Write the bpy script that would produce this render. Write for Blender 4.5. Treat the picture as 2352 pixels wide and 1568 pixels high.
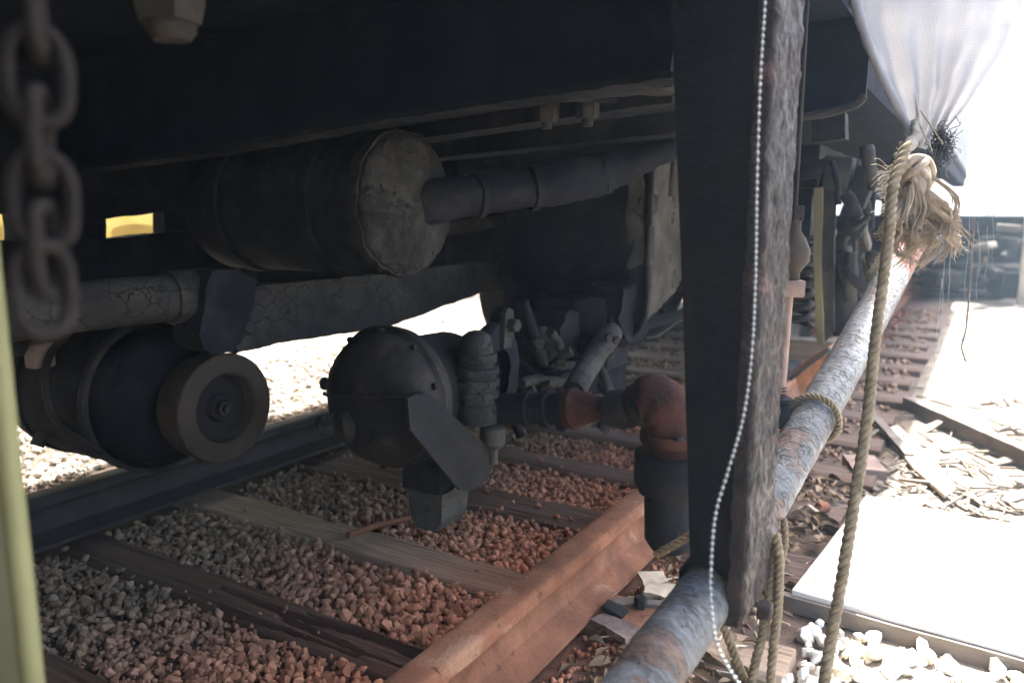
import bpy, bmesh, math, random
import numpy as np
from mathutils import Vector, Matrix, noise
random.seed(7); rng = np.random.default_rng(7)
S = bpy.context.scene
for o in list(bpy.data.objects): bpy.data.objects.remove(o)

# ------------------------------------------------------------------ camera
CAM = Vector((1.67, 0.0, 0.70)); YAW = math.radians(31.4); PIT = math.radians(9.2)
FPX = 1785.0                      # focal length in photograph units (frame 2352 x 1568)
FW = Vector((-math.sin(YAW)*math.cos(PIT), math.cos(YAW)*math.cos(PIT), -math.sin(PIT)))
RT = Vector((math.cos(YAW), math.sin(YAW), 0)); UP = RT.cross(FW)
cd = bpy.data.cameras.new('camera'); cam = bpy.data.objects.new('camera', cd); S.collection.objects.link(cam)
cam.location = CAM; cam.rotation_euler = FW.to_track_quat('-Z', 'Y').to_euler()
cd.sensor_width = 36; cd.lens = 36*FPX/2352; cd.clip_start = 0.05; cd.clip_end = 500
cd.dof.use_dof = True; cd.dof.focus_distance = 1.45; cd.dof.aperture_fstop = 3.2
S.camera = cam
S.render.resolution_x = 1024; S.render.resolution_y = 682

# ------------------------------------------------------------------ sky, sun, exposure
SUN = Vector((-0.003, 0.46, 0.88)).normalized()
w = bpy.data.worlds.new('World'); S.world = w; w.use_nodes = True
nt = w.node_tree; sky = nt.nodes.new('ShaderNodeTexSky'); sky.sky_type = 'NISHITA'; sky.sun_disc = False
sky.sun_elevation = math.asin(SUN.z); sky.sun_rotation = math.atan2(SUN.x, SUN.y)
bg = nt.nodes['Background']; nt.links.new(sky.outputs[0], bg.inputs[0]); bg.inputs[1].default_value = 0.14; sky.dust_density = 5; sky.air_density = 1.0; sky.ozone_density = .6
sl = bpy.data.lights.new('sun', 'SUN'); sl.energy = 4.0; sl.angle = math.radians(0.5); sl.color = (1, .96, .9)
so = bpy.data.objects.new('sun', sl); S.collection.objects.link(so); so.rotation_euler = SUN.to_track_quat('Z', 'Y').to_euler()
so.location = (0, 0, 20)
S.view_settings.view_transform = 'Standard'; S.view_settings.look = 'None'; S.view_settings.gamma = 1
S.view_settings.exposure = 3.3
S.render.engine = 'CYCLES'
S.cycles.max_bounces = 6; S.cycles.diffuse_bounces = 4; S.cycles.glossy_bounces = 2; S.cycles.transparent_max_bounces = 8
S.cycles.caustics_reflective = False; S.cycles.caustics_refractive = False; S.cycles.use_denoising = True

# ------------------------------------------------------------------ helpers
def at(u, v, x=None, y=None, z=None, d=None):
    r = FW + RT*((u-1176)/FPX) - UP*((v-784)/FPX)
    if x is not None: t = (x-CAM.x)/r.x
    elif y is not None: t = (y-CAM.y)/r.y
    elif z is not None: t = (z-CAM.z)/r.z
    else: t = d
    return CAM + r*t
def proj(p):
    q = Vector(p)-CAM; d = q.dot(FW)
    return 1176+FPX*q.dot(RT)/d, 784-FPX*q.dot(UP)/d, d
V = Vector
def frame(axis):
    a = V(axis).normalized(); h = V((0,0,1)) if abs(a.z) < .9 else V((1,0,0))
    u = h.cross(a).normalized(); return u, a.cross(u), a

class MB:
    def __init__(s): s.v = []; s.f = []
    def add(s, vs, fs):
        n = len(s.v); s.v += [V(p) for p in vs]; s.f += [tuple(i+n for i in f) for f in fs]; return s
    def box(s, c, size, rot=None, bev=0.004, cuts=0):
        b = bmesh.new(); bmesh.ops.create_cube(b, size=1)
        for q in b.verts: q.co = V((q.co.x*size[0], q.co.y*size[1], q.co.z*size[2]))
        if cuts:
            L = max(size)
            for ax in range(3):
                n = max(0, int(cuts*size[ax]/L)-1)
                if n:
                    es = [e for e in b.edges if abs((e.verts[0].co-e.verts[1].co)[ax]) > 1e-6]
                    bmesh.ops.subdivide_edges(b, edges=es, cuts=n, use_grid_fill=True)
        elif bev: bmesh.ops.bevel(b, geom=b.edges[:], offset=min(bev, min(size)*.35), segments=2, affect='EDGES', profile=.6)
        M = Matrix.Translation(V(c)) @ (rot.to_4x4() if rot is not None else Matrix())
        b.verts.index_update(); s.add([M @ q.co for q in b.verts], [[q.index for q in f.verts] for f in b.faces]); b.free(); return s
    def lathe(s, o, axis, prof, seg=32, close=True):
        u, w_, a = frame(axis); o = V(o); vs = []; fs = []
        for t, r in prof:
            for k in range(seg):
                an = 2*math.pi*k/seg; vs.append(o+a*t+(u*math.cos(an)+w_*math.sin(an))*r)
        m = len(prof)
        for i in range(m-1):
            for k in range(seg): fs.append((i*seg+k, i*seg+(k+1)%seg, (i+1)*seg+(k+1)%seg, (i+1)*seg+k))
        if close: fs.append(tuple(reversed(range(seg)))); fs.append(tuple((m-1)*seg+k for k in range(seg)))
        return s.add(vs, fs)
    def tube(s, pts, r, seg=12, cap=True):
        pts = [V(p) for p in pts]; n = len(pts); vs = []; fs = []; u = None
        for i, p in enumerate(pts):
            t = (pts[min(i+1, n-1)]-pts[max(i-1, 0)]).normalized()
            if u is None: u = frame(t)[0]
            u = (u-t*u.dot(t)).normalized(); w_ = t.cross(u); rr = r[i] if hasattr(r, '__len__') else r
            for k in range(seg):
                an = 2*math.pi*k/seg; vs.append(p+(u*math.cos(an)+w_*math.sin(an))*rr)
        for i in range(n-1):
            for k in range(seg): fs.append((i*seg+k, i*seg+(k+1)%seg, (i+1)*seg+(k+1)%seg, (i+1)*seg+k))
        if cap: fs.append(tuple(reversed(range(seg)))); fs.append(tuple((n-1)*seg+k for k in range(seg)))
        return s.add(vs, fs)
    def loop(s, pts, r, seg=10):
        pts = [V(p) for p in pts]; n = len(pts); vs = []; fs = []; cen = sum(pts, V())/n
        for i, p in enumerate(pts):
            t = (pts[(i+1) % n]-pts[i-1]).normalized(); u = (p-cen); u = (u-t*u.dot(t)).normalized(); w_ = t.cross(u)
            for k in range(seg):
                an = 2*math.pi*k/seg; vs.append(p+(u*math.cos(an)+w_*math.sin(an))*r)
        for i in range(n):
            j = (i+1) % n
            for k in range(seg): fs.append((i*seg+k, i*seg+(k+1)%seg, j*seg+(k+1)%seg, j*seg+k))
        return s.add(vs, fs)
    def prism(s, poly, off):            # poly: world points of one face; off: extrusion vector
        n = len(poly); vs = [V(p) for p in poly]+[V(p)+V(off) for p in poly]
        fs = [tuple(range(n)), tuple(reversed(range(n, 2*n)))]+[(i, (i+1) % n, n+(i+1) % n, n+i) for i in range(n)]
        return s.add(vs, fs)
    def sphere(s, c, r, sc=(1,1,1), seg=16):
        prof = [(-math.cos(math.pi*i/10), max(.001, math.sin(math.pi*i/10))) for i in range(11)]
        n = len(s.v); s.lathe((0,0,0), (0,0,1), prof, seg)
        for i in range(n, len(s.v)):
            p = s.v[i]; s.v[i] = V(c)+V((p.x*sc[0], p.y*sc[1], p.z*sc[2]))*r
        return s
    def hexa(s, o, axis, h, r): return s.lathe(o, axis, [(0, r*.93), (h*.12, r), (h*.85, r), (h, r*.86)], 6)
    def rough(s, amp, sc, seed=0, aniso=(1,1,1)):
        for i, p in enumerate(s.v):
            q = V((p.x*aniso[0], p.y*aniso[1], p.z*aniso[2]))*sc+V((seed*3.1, seed*1.7, seed))
            s.v[i] = p + noise.noise_vector(q)*amp + noise.noise_vector(q*2.7)*amp*.45
        return s
    def subdiv(s, n=1, smooth=0):
        b = bmesh.new(); vv = [b.verts.new(p) for p in s.v]
        for f in s.f:
            try: b.faces.new([vv[i] for i in f])
            except ValueError: pass
        bmesh.ops.subdivide_edges(b, edges=b.edges[:], cuts=n, use_grid_fill=True)
        b.verts.index_update(); s.v = [q.co.copy() for q in b.verts]; s.f = [tuple(q.index for q in f.verts) for f in b.faces]; b.free(); return s
    def obj(s, name, mat, parent=None, smooth=True, ang=0.7, world=True):
        lo = V([min(p[i] for p in s.v) for i in range(3)]); hi = V([max(p[i] for p in s.v) for i in range(3)]); c = (lo+hi)/2
        me = bpy.data.meshes.new(name); me.from_pydata([p-c for p in s.v], [], s.f); me.validate(); me.update()
        b = bmesh.new(); b.from_mesh(me); bmesh.ops.recalc_face_normals(b, faces=b.faces[:]); b.to_mesh(me); b.free()
        if smooth: me.shade_smooth(); me.set_sharp_from_angle(angle=ang)
        return link(name, me, mat, parent, c)
def link(name, me, mat, parent, loc):
    o = bpy.data.objects.new(name, me); S.collection.objects.link(o); o.location = loc
    if mat and not me.materials: me.materials.append(M[mat])
    if parent:
        o.parent = parent; root = parent; T = V(parent.location)
        while root.parent: root = root.parent
        wl = worldloc(parent); o.matrix_parent_inverse = Matrix.Translation(-wl)
    return o
def worldloc(o):
    return V(o.location)                # every object keeps its world position in location (parent inverse cancels the parent)
def tag(o, label, cat=None, group=None, kind=None):
    if label: o['label'] = label
    if cat: o['category'] = cat
    if group: o['group'] = group
    if kind: o['kind'] = kind
    return o
def thing(name, loc, label, cat, group=None):
    o = bpy.data.objects.new(name, None); S.collection.objects.link(o); o.location = loc; o.empty_display_size = .05
    return tag(o, label, cat, group)
def smooth_path(pts, n=10):
    pts = [V(p) for p in pts]; out = []; P = [pts[0]*2-pts[1]]+pts+[pts[-1]*2-pts[-2]]
    for i in range(1, len(P)-2):
        a, b, c, d = P[i-1:i+3]
        for k in range(n):
            t = k/n; out.append(.5*((2*b)+(c-a)*t+(2*a-5*b+4*c-d)*t*t+(3*b-a-3*c+d)*t**3))
    return out+[pts[-1]]

# ------------------------------------------------------------------ materials
M = {}
def mat(name, cols, scale=6, detail=8, rough=.75, bump=.3, bscale=50, spec=.35, metal=0, stretch=None, crack=None, layer=None, painted_light=None, island=False, rvar=.15, bdist=.004, uv=False, flake=None):
    m = bpy.data.materials.new(name); M[name] = m; m.use_nodes = True; N = m.node_tree.nodes; L = m.node_tree.links
    b = N['Principled BSDF']; tc = N.new('ShaderNodeTexCoord'); co = tc.outputs['UV' if uv else 'Object']
    if stretch:
        mp = N.new('ShaderNodeMapping'); mp.inputs['Scale'].default_value = stretch; L.new(co, mp.inputs[0]); co = mp.outputs[0]
    def nz(sc, det=8, dist=0):
        n = N.new('ShaderNodeTexNoise'); n.inputs['Scale'].default_value = sc; n.inputs['Detail'].default_value = det
        n.inputs['Roughness'].default_value = .62; n.inputs['Distortion'].default_value = dist; L.new(co, n.inputs['Vector']); return n
    def ramp(src, stops):
        r = N.new('ShaderNodeValToRGB'); e = r.color_ramp.elements
        while len(e) < len(stops): e.new(.5)
        for q, (p, c) in zip(e, stops): q.position = p; q.color = (*c, 1) if len(c) == 3 else c
        L.new(src, r.inputs[0]); return r
    def mix(fac, a, c2):
        x = N.new('ShaderNodeMix'); x.data_type = 'RGBA'; L.new(fac, x.inputs[0]); L.new(a, x.inputs[6])
        if hasattr(c2, 'is_linked'): L.new(c2, x.inputs[7])
        else: x.inputs[7].default_value = (*c2, 1)
        return x.outputs[2]
    if island:
        g = N.new('ShaderNodeNewGeometry'); oi = N.new('ShaderNodeObjectInfo'); ad = N.new('ShaderNodeMath'); ad.operation = 'ADD'
        L.new(g.outputs['Random Per Island'], ad.inputs[0]); L.new(oi.outputs['Random'], ad.inputs[1])
        fr = N.new('ShaderNodeMath'); fr.operation = 'FRACT'; L.new(ad.outputs[0], fr.inputs[0]); src = fr.outputs[0]
    else: src = nz(scale, detail, .3).outputs['Fac']
    n1 = len(cols); st = [(.30+.4*i/(n1-1) if not island else i/(n1-1), c) for i, c in enumerate(cols)]
    col = ramp(src, st).outputs[0]; height = nz(bscale, 6).outputs['Fac']
    def madd(a, c2, k):
        x = N.new('ShaderNodeMath'); x.operation = 'MULTIPLY_ADD'; L.new(c2, x.inputs[0]); x.inputs[1].default_value = k; L.new(a, x.inputs[2]); return x.outputs[0]
    if layer:                           # a second coat showing through where noise passes a threshold: (colour, scale, threshold, depth)
        for (lc, ls, th, dp) in layer:
            f = ramp(nz(ls, 10, .6).outputs['Fac'], [(th-.025, (0,0,0)), (th+.025, (1,1,1))]).outputs[0]
            col = mix(f, col, lc); height = madd(height, f, dp)
    if crack:                           # (scale, width, depth, colour)
        n = nz(crack[0]*.8, 4); va = N.new('ShaderNodeVectorMath'); va.operation = 'MULTIPLY_ADD'; L.new(n.outputs['Color'], va.inputs[0])
        va.inputs[1].default_value = (1.1/crack[0],)*3; L.new(co, va.inputs[2])
        vo = N.new('ShaderNodeTexVoronoi'); vo.feature = 'DISTANCE_TO_EDGE'; vo.inputs['Scale'].default_value = crack[0]; L.new(va.outputs[0], vo.inputs['Vector'])
        f = ramp(vo.outputs['Distance'], [(0, (1,1,1)), (crack[1], (0,0,0))]).outputs[0]
        gate = ramp(nz(crack[0]*.25, 3).outputs['Fac'], [(.42, (0,0,0)), (.55, (1,1,1))]).outputs[0]
        mu = N.new('ShaderNodeMath'); mu.operation = 'MULTIPLY'; L.new(f, mu.inputs[0]); L.new(gate, mu.inputs[1])
        col = mix(mu.outputs[0], col, crack[3]); height = madd(height, mu.outputs[0], -crack[2])
    if flake:                           # lifted paint flakes: steps in height along wandering edges, dark under the lip: [(scale, colour, depth)]
        for (fs_, fc, fd) in flake:
            q = nz(fs_, 5, .4).outputs['Fac']; lip = ramp(q, [(.455, (0,0,0)), (.475, (1,1,1)), (.485, (1,1,1)), (.492, (0,0,0))]).outputs[0]
            stp = ramp(q, [(.478, (0,0,0)), (.492, (1,1,1))]).outputs[0]; gate = ramp(nz(fs_*.3, 3).outputs['Fac'], [(.44, (0,0,0)), (.52, (1,1,1))]).outputs[0]
            mu = N.new('ShaderNodeMath'); mu.operation = 'MULTIPLY'; L.new(lip, mu.inputs[0]); L.new(gate, mu.inputs[1])
            col = mix(mu.outputs[0], col, fc); height = madd(height, stp, fd)
    if painted_light:                           # red light falling beside the rail, painted into the base colour: (x0, x1, colour, strength)
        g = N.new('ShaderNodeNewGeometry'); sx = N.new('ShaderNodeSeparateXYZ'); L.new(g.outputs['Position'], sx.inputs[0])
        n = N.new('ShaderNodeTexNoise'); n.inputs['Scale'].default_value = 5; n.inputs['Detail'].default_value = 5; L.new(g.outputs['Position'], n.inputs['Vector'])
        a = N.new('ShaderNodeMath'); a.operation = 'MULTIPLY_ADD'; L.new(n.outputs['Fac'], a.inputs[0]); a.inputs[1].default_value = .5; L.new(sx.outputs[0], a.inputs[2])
        mr = N.new('ShaderNodeMapRange'); L.new(a.outputs[0], mr.inputs[0]); mr.inputs[1].default_value = painted_light[0]+.25; mr.inputs[2].default_value = painted_light[1]+.25
        mr.inputs[3].default_value = 0; mr.inputs[4].default_value = painted_light[3]
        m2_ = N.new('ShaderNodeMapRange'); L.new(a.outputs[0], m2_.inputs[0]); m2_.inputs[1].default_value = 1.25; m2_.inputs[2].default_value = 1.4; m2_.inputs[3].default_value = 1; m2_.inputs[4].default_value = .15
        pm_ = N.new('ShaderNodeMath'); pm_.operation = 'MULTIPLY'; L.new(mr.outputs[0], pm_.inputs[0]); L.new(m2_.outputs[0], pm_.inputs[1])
        mm = N.new('ShaderNodeMix'); mm.data_type = 'RGBA'; mm.blend_type = 'MULTIPLY'; L.new(pm_.outputs[0], mm.inputs[0]); L.new(col, mm.inputs[6]); mm.inputs[7].default_value = (*painted_light[2], 1)
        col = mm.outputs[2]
    L.new(col, b.inputs['Base Color'])
    rr = N.new('ShaderNodeMapRange'); L.new(nz(scale*2.3, 6).outputs['Fac'], rr.inputs[0]); rr.inputs[1].default_value = .3; rr.inputs[2].default_value = .7
    rr.inputs[3].default_value = max(.05, rough-rvar); rr.inputs[4].default_value = min(1, rough+rvar); L.new(rr.outputs[0], b.inputs['Roughness'])
    b.inputs['Specular IOR Level'].default_value = spec; b.inputs['Metallic'].default_value = metal
    bp = N.new('ShaderNodeBump'); bp.inputs['Strength'].default_value = min(1, bump); bp.inputs['Distance'].default_value = bdist*max(1, bump); L.new(height, bp.inputs['Height']); L.new(bp.outputs[0], b.inputs['Normal'])
    return m
RED_LIGHT = (2.3, 1.28, 1.02)  # tint that paints the red light onto gravel and fines beside the rail
mat('black_paint', [(.005,.007,.013), (.008,.011,.019), (.012,.016,.024)], 9, rough=.9, bump=.35, bscale=40, spec=.05)
mat('post_black', [(.004,.0045,.006), (.007,.007,.0085), (.012,.011,.011)], 6, rough=.85, bump=.5, bscale=60, spec=.05, layer=[((.016,.012,.011), 9, .64, .2)])
mat('tar_paint', [(.007,.006,.007), (.014,.011,.011), (.028,.019,.017)], 14, rough=.6, rvar=.25, bump=1.0, bscale=90, spec=.12, layer=[((.06,.035,.030), 9, .60, .2)], bdist=.006)
mat('grime', [(.017,.017,.017), (.030,.029,.028), (.056,.054,.049)], 7, rough=.9, spec=.12, bump=1.0, bscale=35, crack=(26, .022, .8, (.018,.018,.017)), bdist=.005)
mat('grime_dark', [(.006,.007,.011), (.011,.012,.016), (.026,.026,.027)], 8, rough=.85, bump=.7, bscale=45, spec=.1)
mat('crust', [(.013,.013,.0125), (.027,.026,.025), (.048,.046,.043)], 10, rough=.95, bump=1.0, bscale=24, spec=.1, layer=[((.038,.037,.034), 5, .60, .5), ((.012,.012,.012), 30, .66, -.8)], bdist=.014)
mat('cast_iron', [(.011,.011,.012), (.020,.019,.018), (.042,.037,.032)], 9, rough=.75, bump=.6, bscale=60, spec=.14, layer=[((.055,.040,.030), 7, .64, .3)])
mat('pulley_brown', [(.022,.018,.015), (.038,.031,.025), (.055,.045,.036)], 9, rough=.8, bump=.4, bscale=60, spec=.15)
mat('flat_dark', [(.010,.010,.011), (.015,.015,.016)], 6, rough=.7, bump=.1, spec=.15)
mat('rail_rust', [(.11,.044,.023), (.20,.083,.044), (.29,.13,.072)], 9, rough=.85, bump=1, bscale=110, spec=.25, layer=[((.30,.16,.095), 6, .60, .3), ((.10,.05,.031), 40, .66, -.4), ((.15,.088,.06), 4, .62, -.2)], bdist=.003)
mat('rail_dark', [(.025,.024,.024), (.045,.042,.038)], 8, rough=.75, bump=.4, spec=.2)
mat('sleeper_brown', [(.042,.028,.020), (.078,.052,.038), (.12,.080,.058)], 10, rough=.9, bump=1.0, bscale=60, stretch=(.12,1,1), painted_light=(.05,.9,(1.25,.72,.6),.75), bdist=.006)  # sleepers carry the same painted red light towards the rail
mat('sleeper_grey', [(.17,.13,.09), (.25,.193,.135), (.31,.245,.175)], 7, rough=.92, bump=.7, bscale=60, stretch=(.2,1,1), painted_light=(.25,.85,(1.15,.62,.48),.8))
mat('gravel', [(.10,.070,.045), (.18,.127,.082), (.26,.187,.122), (.21,.148,.096), (.135,.096,.064), (.31,.235,.16)], 40, rough=.88, bump=.4, bscale=180, island=True, painted_light=(.12,.8,RED_LIGHT,.97), bdist=.002)
mat('gravel_sunlit', [(.42,.37,.30), (.52,.47,.39), (.58,.53,.45), (.46,.41,.34)], 40, rough=.88, bump=.4, bscale=180, island=True, bdist=.002)  # lit copy of the gravel, sun glare put into a paler colour
mat('crust_pale', [(.032,.031,.028), (.062,.059,.052), (.10,.094,.082)], 10, rough=.95, bump=1.0, bscale=24, spec=.1, layer=[((.05,.047,.042), 16, .64, -1.2)], bdist=.010)
mat('ballast_fines', [(.04,.03,.022), (.075,.057,.042), (.11,.085,.063)], 30, rough=.95, bump=1, bscale=120, painted_light=(.15,.8,RED_LIGHT,.95), bdist=.008)
mat('dirt', [(.11,.088,.064), (.17,.14,.105), (.25,.21,.165)], 6, rough=.95, bump=1, bscale=60, bdist=.01)
mat('pebble_white', [(.52,.48,.40), (.66,.63,.56), (.74,.72,.68), (.58,.48,.34), (.72,.70,.66)], 40, rough=.8, bump=.2, bscale=160, island=True)
mat('pipe_paint', [(.055,.062,.068), (.085,.092,.098), (.135,.14,.143)], 22, rough=.55, rvar=.2, bump=1, bscale=140, spec=.35, uv=True, stretch=(.6,1,1), layer=[((.095,.058,.042), 10, .57, -.6), ((.16,.158,.152), 26, .62, .4), ((.028,.025,.025), 75, .665, -1.4)], flake=[(34, (.016,.014,.014), 1.2), (70, (.025,.02,.018), .6)], bdist=.006)
mat('pipe_red', [(.09,.03,.021), (.15,.05,.033), (.18,.08,.058)], 14, rough=.65, bump=.9, bscale=90, uv=True, stretch=(.55,1,1), layer=[((.12,.11,.105), 18, .58, .5)], crack=(55, .03, 1.0, (.03,.025,.025)))
mat('oxide_red', [(.018,.013,.012), (.042,.020,.016), (.10,.038,.026)], 10, rough=.9, bump=1, bscale=40, spec=.1, layer=[((.045,.032,.028), 22, .62, -.4)])
mat('plywood_white', [(.52,.49,.43), (.60,.575,.53), (.66,.64,.61)], 4, rough=.8, bump=.25, bscale=40, layer=[((.36,.29,.21), 3, .62, -.1), ((.22,.17,.12), 22, .68, .1)])
mat('timber_dark', [(.07,.058,.05), (.115,.095,.08), (.17,.14,.115)], 10, rough=.9, bump=.9, bscale=60, stretch=(.12,1,1))
mat('timber_pale', [(.34,.27,.19), (.46,.38,.28), (.56,.49,.39)], 9, rough=.85, bump=.7, bscale=60, stretch=(.12,1,1))
mat('brick_brown', [(.13,.09,.075), (.20,.14,.115), (.27,.20,.16)], 12, rough=.9, bump=.6, bscale=90)
mat('rope', [(.10,.078,.048), (.16,.128,.082), (.23,.19,.13)], 60, rough=.95, bump=.6, bscale=300, spec=.15, bdist=.002)
mat('rope_pale', [(.19,.15,.105), (.27,.22,.16), (.34,.29,.22)], 60, rough=.95, bump=.4, bscale=300, spec=.15, bdist=.002)
mat('thread_black', [(.012,.013,.02), (.03,.03,.04)], 60, rough=.35, bump=.1, spec=.6)
mat('chain_rust', [(.006,.005,.005), (.011,.009,.008), (.018,.015,.014)], 40, spec=.12, rough=.8, bump=.7, bscale=120, layer=[((.04,.018,.015), 20, .64, .2)])
mat('cream_paint', [(.22,.22,.125), (.27,.27,.16), (.31,.31,.20)], 5, rough=.5, bump=.15, bscale=60)
mat('olive_paint', [(.13,.13,.055), (.18,.175,.08)], 9, rough=.55, bump=.2)
mat('yellow_paint', [(.55,.42,.08), (.66,.52,.13), (.70,.58,.22)], 5, rough=.5, bump=.2, layer=[((.20,.13,.06), 8, .66, -.2)])
mat('wood_yellow', [(.08,.07,.038), (.125,.11,.062), (.17,.15,.09)], 10, rough=.85, bump=.5, stretch=(1,1,.15))
mat('steel_bead', [(.20,.23,.24), (.28,.31,.32)], 30, rough=.4, bump=0, metal=1, spec=.5)
mat('rag', [(.09,.082,.066), (.14,.128,.105), (.19,.175,.145)], 12, rough=.95, bump=.8, bscale=90)
mat('leaf_dry', [(.12,.075,.042), (.18,.118,.068), (.24,.165,.095), (.085,.052,.032)], 40, rough=.8, bump=.4, bscale=90, island=True)
mat('chip', [(.11,.085,.062), (.16,.128,.095), (.22,.18,.135), (.09,.068,.05), (.26,.22,.175)], 40, rough=.9, bump=.5, bscale=120, stretch=(.2,1,1), island=True)
mat('blue_cloth', [(.10,.13,.18), (.16,.20,.26)], 8, rough=.9, bump=.4)
mat('body_paint', [(.03,.035,.042), (.045,.05,.055)], 5, rough=.55, bump=.2)
mat('cobweb', [(.2,.2,.2), (.3,.3,.29)], 30, rough=.9, bump=0)
# net cloth: white woven mesh, slightly translucent with small holes
m = mat('net_cloth', [(.25,.245,.25), (.33,.325,.33), (.40,.395,.395)], 5, rough=.95, bump=.3, bscale=20, spec=.1)
N = m.node_tree.nodes; L = m.node_tree.links; b = N['Principled BSDF']; out = N['Material Output']
uv = N.new('ShaderNodeUVMap'); sep = N.new('ShaderNodeSeparateXYZ'); L.new(uv.outputs[0], sep.inputs[0])
def holes(k, ch):
    a = N.new('ShaderNodeMath'); a.operation = 'MULTIPLY'; L.new(sep.outputs[ch], a.inputs[0]); a.inputs[1].default_value = k
    s_ = N.new('ShaderNodeMath'); s_.operation = 'SINE'; L.new(a.outputs[0], s_.inputs[0]); return s_.outputs[0]
mu = N.new('ShaderNodeMath'); mu.operation = 'MINIMUM'; L.new(holes(900, 0), mu.inputs[0]); L.new(holes(1100, 1), mu.inputs[1])
cr = N.new('ShaderNodeMapRange'); L.new(mu.outputs[0], cr.inputs[0]); cr.inputs[1].default_value = .35; cr.inputs[2].default_value = .6; cr.inputs[3].default_value = 0; cr.inputs[4].default_value = .14
tr = N.new('ShaderNodeBsdfTranslucent'); tr.inputs[0].default_value = (.17,.165,.17,1); tp = N.new('ShaderNodeBsdfTransparent')
m1 = N.new('ShaderNodeMixShader'); m1.inputs[0].default_value = .35; L.new(b.outputs[0], m1.inputs[1]); L.new(tr.outputs[0], m1.inputs[2])
m2 = N.new('ShaderNodeMixShader'); L.new(cr.outputs[0], m2.inputs[0]); L.new(m1.outputs[0], m2.inputs[1]); L.new(tp.outputs[0], m2.inputs[2]); L.new(m2.outputs[0], out.inputs[0])

# ================================================================== SETTING
def grid(x0, x1, y0, y1, nx, ny, zf):
    mb = MB(); vs = []; fs = []
    for j in range(ny+1):
        for i in range(nx+1):
            x = x0+(x1-x0)*i/nx; y = y0+(y1-y0)*j/ny; vs.append((x, y, zf(x, y)))
    for j in range(ny):
        for i in range(nx): a = j*(nx+1)+i; fs.append((a, a+1, a+nx+2, a+nx+1))
    return mb.add(vs, fs)
ground = tag(grid(-150, 150, -150, 150, 8, 8, lambda x, y: -.20).obj('ground', 'dirt'), None, kind='structure')
def bedz(x, y): return -.158+.012*noise.noise(V((x*3, y*3, 0)))-.02*max(0, min(1, (x-1.25)/.2))-.02*max(0, min(1, (-1.0-x)/.4))
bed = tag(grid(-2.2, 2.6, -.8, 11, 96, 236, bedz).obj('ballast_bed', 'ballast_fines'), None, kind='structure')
verge = tag(grid(1.36, 5.5, -.8, 12, 80, 200, lambda x, y: -.170+.010*noise.noise(V((x*4, y*4, 5)))+.006*noise.noise(V((x*14, y*14, 5)))-.03*max(0, min(1, (1.42-x)/.06))).obj('verge', 'dirt'), None, kind='structure')

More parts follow.
